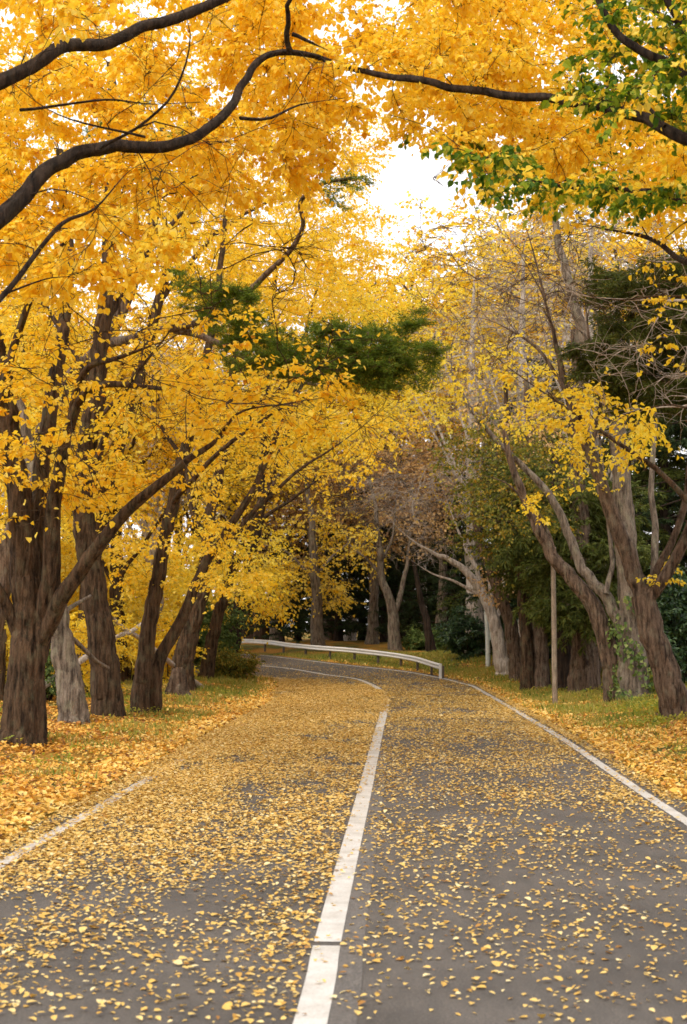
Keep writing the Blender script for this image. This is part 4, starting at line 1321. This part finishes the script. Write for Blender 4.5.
# wood that closes the view: one mass
def mass(protos, spots, name, label):
    out = {}
    for mi, part in enumerate(('trunk', 'crown')):
        Vs, Qs, ts, o = [], [], [], 0
    objs = []
    for pi, root in enumerate(protos):
        for ch in root.children:
            me = ch.data
            n = len(me.vertices); V = np.empty(n * 3, np.float32); me.vertices.foreach_get('co', V); V = V.reshape(-1, 3)
            m = len(me.polygons); Q = np.empty(m * 4, np.int32); me.loops.foreach_get('vertex_index', Q); Q = Q.reshape(-1, 4)
            tt = None
            if 'tint' in me.attributes:
                tt = np.empty(m, np.float32); me.attributes['tint'].data.foreach_get('value', tt)
            parts, tl = [], []
            for k, (x, y, s) in enumerate(spots[pi::len(protos)]):
                a = rng.uniform(0, 6.28); c_, s_ = math.cos(a), math.sin(a)
                Rm = np.array([[c_, s_, 0], [-s_, c_, 0], [0, 0, 1]]) * s
                parts.append((V @ Rm + [x, y, gz(x, y)], Q)); 
                if tt is not None: tl.append(tt)
            VV, QQ = join_vq(parts)
            ob = mesh_np(name, VV, QQ, me.materials[0], tint=np.concatenate(tl) if tl else None)
            objs.append(ob)
    return objs


sp = [(x + rng.uniform(-2, 2), y + rng.uniform(-3, 3), rng.uniform(.62, .85)) for x, y in
      [(-34, 122), (-26, 118), (-18, 124), (-10, 119), (-2, 123), (6, 118), (14, 122), (22, 116), (30, 104), (26, 86), (24, 72), (21, 60)]]
mo = mass([con[0]], sp, 'distant_wood', '')
tag(mo[-1], 'dark evergreen wood closing the view behind the bend', None, kind='stuff')
for ob in mo[:-1]: ob.name = 'trunk'; ob.parent = mo[-1]

# ------------------------------------------------------------------ shrubs
def shrub(name, label, c, rx, rz, leaf, n, ls, tint=(.5, .25), grp=None, wr=.6, bark='bark_dark'):
    T = Tree(name, label, 'shrub', grp, bark, leaf); T.cull = False
    c = np.array(c, float)
    for i in range(5):
        a = i * 1.26 + rng.uniform(-.3, .3)
        T.limb([c + [0, 0, -.1], c + [math.cos(a) * rx * .25, math.sin(a) * rx * .25, rz * .5], c + [math.cos(a) * rx * .5, math.sin(a) * rx * .5, rz * 1.2]], .03, .012, 6)
    q = unit(rng.normal(size=(n, 3))) * (rng.uniform(.2, 1, (n, 1)) ** .45)
    q *= (1 + .22 * np.sin(q[:, :1] * 7 + q[:, 2:] * 5))
    tg = c + q * [rx, rx, rz * .95] + [0, 0, rz]
    tg[:, 2] = np.maximum(tg[:, 2], c[2] + .1)
    en = T.grow(tg, .02, k=.008); T.spray(en, 7, .3 + .1 * rx, 9, tint, lsize=ls, wr=wr, back=.7)
    T.build()


def sh_at(px, Y):
    x = W(px, 640, Y)[0]
    return (x, Y, gz(x, Y))


GS = 'shrubs under the left trees'
shrub('round_evergreen_shrub', 'rounded dark blue-green shrub just right of the guardrail\'s end', sh_at(467, 58), 1.0, 1.05, 'evergreen', 130, .11)
shrub('light_green_shrub', 'low light green shrub behind the guardrail near the thin leaning trunk', sh_at(440, 69), .9, .55, 'ivy', 50, .13)
shrub('low_green_shrub', 'small bright green shrub behind the right half of the guardrail', sh_at(424, 69), 1.2, .5, 'ivy', 50, .13)
shrub('bank_shrub', 'bushy green and brown shrub on the bank left of the far bend', sh_at(229, 50), .9, .55, 'olive', 90, .09, grp=None)
shrub('dry_shrub', 'small dry brown-twigged shrub at the tip of the left bank', (base_hit(248, 672)[0], base_hit(248, 672)[1], gz(*base_hit(248, 672))), .45, .33, 'tan', 30, .07)
shrub('green_shrub', 'fresh green leafy shrub between the furrowed and slender left trunks', sh_at(208, 52), 1.3, 1.5, 'ivy', 150, .12, (.35, .25), GS)
shrub('yellow_shrub', 'yellow shrub between the greyish and the straight left trunks', sh_at(92, 36), 1.1, 1.1, 'lemon', 100, .08, (.5, .2), GS)
shrub('yellow_shrub', 'yellow shrub left of the largest left trunk', sh_at(2, 34), 1.3, 1.3, 'lemon', 120, .08, (.7, .15), GS)
shrub('green_shrub', 'low green shrub glimpsed between the largest and greyish trunks', sh_at(50, 33), .6, .7, 'ivy', 60, .07, (.35, .2), GS)
shrub('yellow_shrub', 'yellow shrub behind the gap of the V-shaped tree', sh_at(168, 42), .9, 1.1, 'lemon', 100, .09, (.45, .2), GS)
shrub('yellow_shrub', 'yellow-green shrub right of the straight left trunk', sh_at(130, 44), 1.2, 1.5, 'lemon', 110, .09, (.7, .2), GS)
shrub('evergreen_shrub', 'glossy dark evergreen shrub at the right edge behind the leaning fork', sh_at(690, 36), 1.2, 1.5, 'evergreen', 170, .12, (.6, .3))
for i, (px, Y, rx, rz, lb) in enumerate([(520, 62, 2.6, 1.3, 'dark undergrowth behind the cluster of trunks near the bend'), (560, 56, 2.4, 1.4, 'dark undergrowth behind the slim wooden pole'),
                                          (600, 52, 2.4, 1.4, 'dark undergrowth between the broad conifer and the curved dark trunk'), (655, 46, 2.2, 1.6, 'dark undergrowth behind the ivy-clad trunk'),
                                          (700, 50, 2.6, 1.8, 'dark undergrowth at the right edge of the wood')]):
    shrub('dark_shrub', lb, sh_at(px, Y), rx, rz, 'evergreen', 170, .2, (.3, .25), 'dark undergrowth in the right wood')
for i, (px, Y, lb) in enumerate([(66, 48, 'yellow undergrowth seen over the shoulder of the greyish trunk'), (20, 52, 'far yellow undergrowth behind the largest left trunk'), (110, 54, 'far yellow undergrowth behind the straight left trunk'), (-40, 44, 'yellow undergrowth beyond the left edge'), (170, 60, 'far yellow-brown undergrowth behind the furrowed trunk')]):
    shrub('yellow_brush', lb, sh_at(px, Y), 3.2, 2.7, 'lemon', 300, .15, (.6, .25), 'yellow undergrowth in the left wood')

# fallen branches between the left trunks
for i, (a, b, lb) in enumerate([((60, 645), (98, 612), 'pale fallen branch leaning between the greyish and straight left trunks'), ((112, 618), (142, 640), 'pale dead branch behind the V-shaped tree, sloping down right'), ((112, 640), (145, 622), 'pale dead branch behind the V-shaped tree, sloping up right')]):
    P0, P1 = W(*a, 36.), W(*b, 38.)
    P = catmull([P0, (P0 + P1) / 2 + [0, 0, -.06], P1], 30)
    P[0] = P[0]
    # the low end reaches the ground
    lo = P0 if P0[2] < P1[2] else P1; hi = P1 if P0[2] < P1[2] else P0
    dirv = (lo - hi); gzz = gz(lo[0], lo[1]); k = (lo[2] - gzz) / max(1e-3, -dirv[2]) if dirv[2] < 0 else 0
    foot_p = lo + dirv * min(k, 2.5); foot_p[2] = gz(foot_p[0], foot_p[1])
    P = catmull([foot_p, lo, (lo + hi) / 2 + [0, 0, -.05], hi], 40)
    V, q = thick_tube(P, np.linspace(.09, .05, 40), 12, .1, 0, i + 40)
    o = mesh_np('fallen_branch', V, q, MAT['bark_pale'], smooth=True, loc=foot_p)
    tag(o, lb, 'branch', 'dead branches behind the left trunks')

# ------------------------------------------------------------------ light, sky, camera
SUN_EL, SUN_AZ = math.radians(48), math.radians(215)      # azimuth clockwise from +Y
w = bpy.data.worlds.new('World'); sc.world = w; w.use_nodes = True
nt = w.node_tree; nt.nodes.clear()
out = nt.nodes.new('ShaderNodeOutputWorld'); bg = nt.nodes.new('ShaderNodeBackground')
sky = nt.nodes.new('ShaderNodeTexSky'); sky.sky_type = 'NISHITA'; sky.sun_disc = False
sky.sun_elevation = SUN_EL; sky.sun_rotation = SUN_AZ; sky.air_density = 1.2; sky.dust_density = 3.0; sky.ozone_density = 1.0
n1 = noise(nt, 1.3, 6, mapping(nt, (1, 1, 2.5), 'Generated'))
cl = ramp(nt, [(.3, (10.5, 10.2, 10.4)), (.7, (13.5, 13.2, 13.2))], n1.outputs['Fac'])
nt.links.new(mixc(nt, .85, sky.outputs[0], cl.outputs[0]), bg.inputs[0])
bg.inputs[1].default_value = .10
nt.links.new(bg.outputs[0], out.inputs[0])

ld = bpy.data.lights.new('sun', 'SUN'); ld.energy = 1.5; ld.angle = math.radians(14); ld.color = (1, .93, .82)
lo_ = bpy.data.objects.new('sun', ld); COL.objects.link(lo_)
dx, dy, dz = math.sin(SUN_AZ) * math.cos(SUN_EL), math.cos(SUN_AZ) * math.cos(SUN_EL), math.sin(SUN_EL)
from mathutils import Vector
lo_.rotation_euler = Vector((dx, dy, dz)).to_track_quat('Z', 'Y').to_euler()

cd = bpy.data.cameras.new('camera'); cam = bpy.data.objects.new('camera', cd); COL.objects.link(cam)
cam.location = (0, 0, CAMZ); cam.rotation_euler = (math.pi / 2 + PITCH, 0, 0)
cd.sensor_fit = 'VERTICAL'; cd.sensor_height = 36; cd.sensor_width = 24; cd.lens = F / 1024 * 36
cd.clip_start = .1; cd.clip_end = 3000
cd.dof.use_dof = True; cd.dof.focus_distance = 24; cd.dof.aperture_fstop = 3.5
sc.camera = cam

sc.view_settings.view_transform = 'Standard'; sc.view_settings.look = 'None'
sc.view_settings.exposure = .64; sc.view_settings.gamma = 1
cy = sc.cycles
cy.use_denoising = True
cy.max_bounces = 7; cy.diffuse_bounces = 4; cy.glossy_bounces = 2; cy.transmission_bounces = 5; cy.transparent_max_bounces = 4
cy.sample_clamp_indirect = 6; cy.use_adaptive_sampling = True; cy.adaptive_threshold = .02
cy.filter_width = 1.6 if hasattr(cy, 'filter_width') else 1.5
sc.render.use_persistent_data = False
print('TREES', TREES)
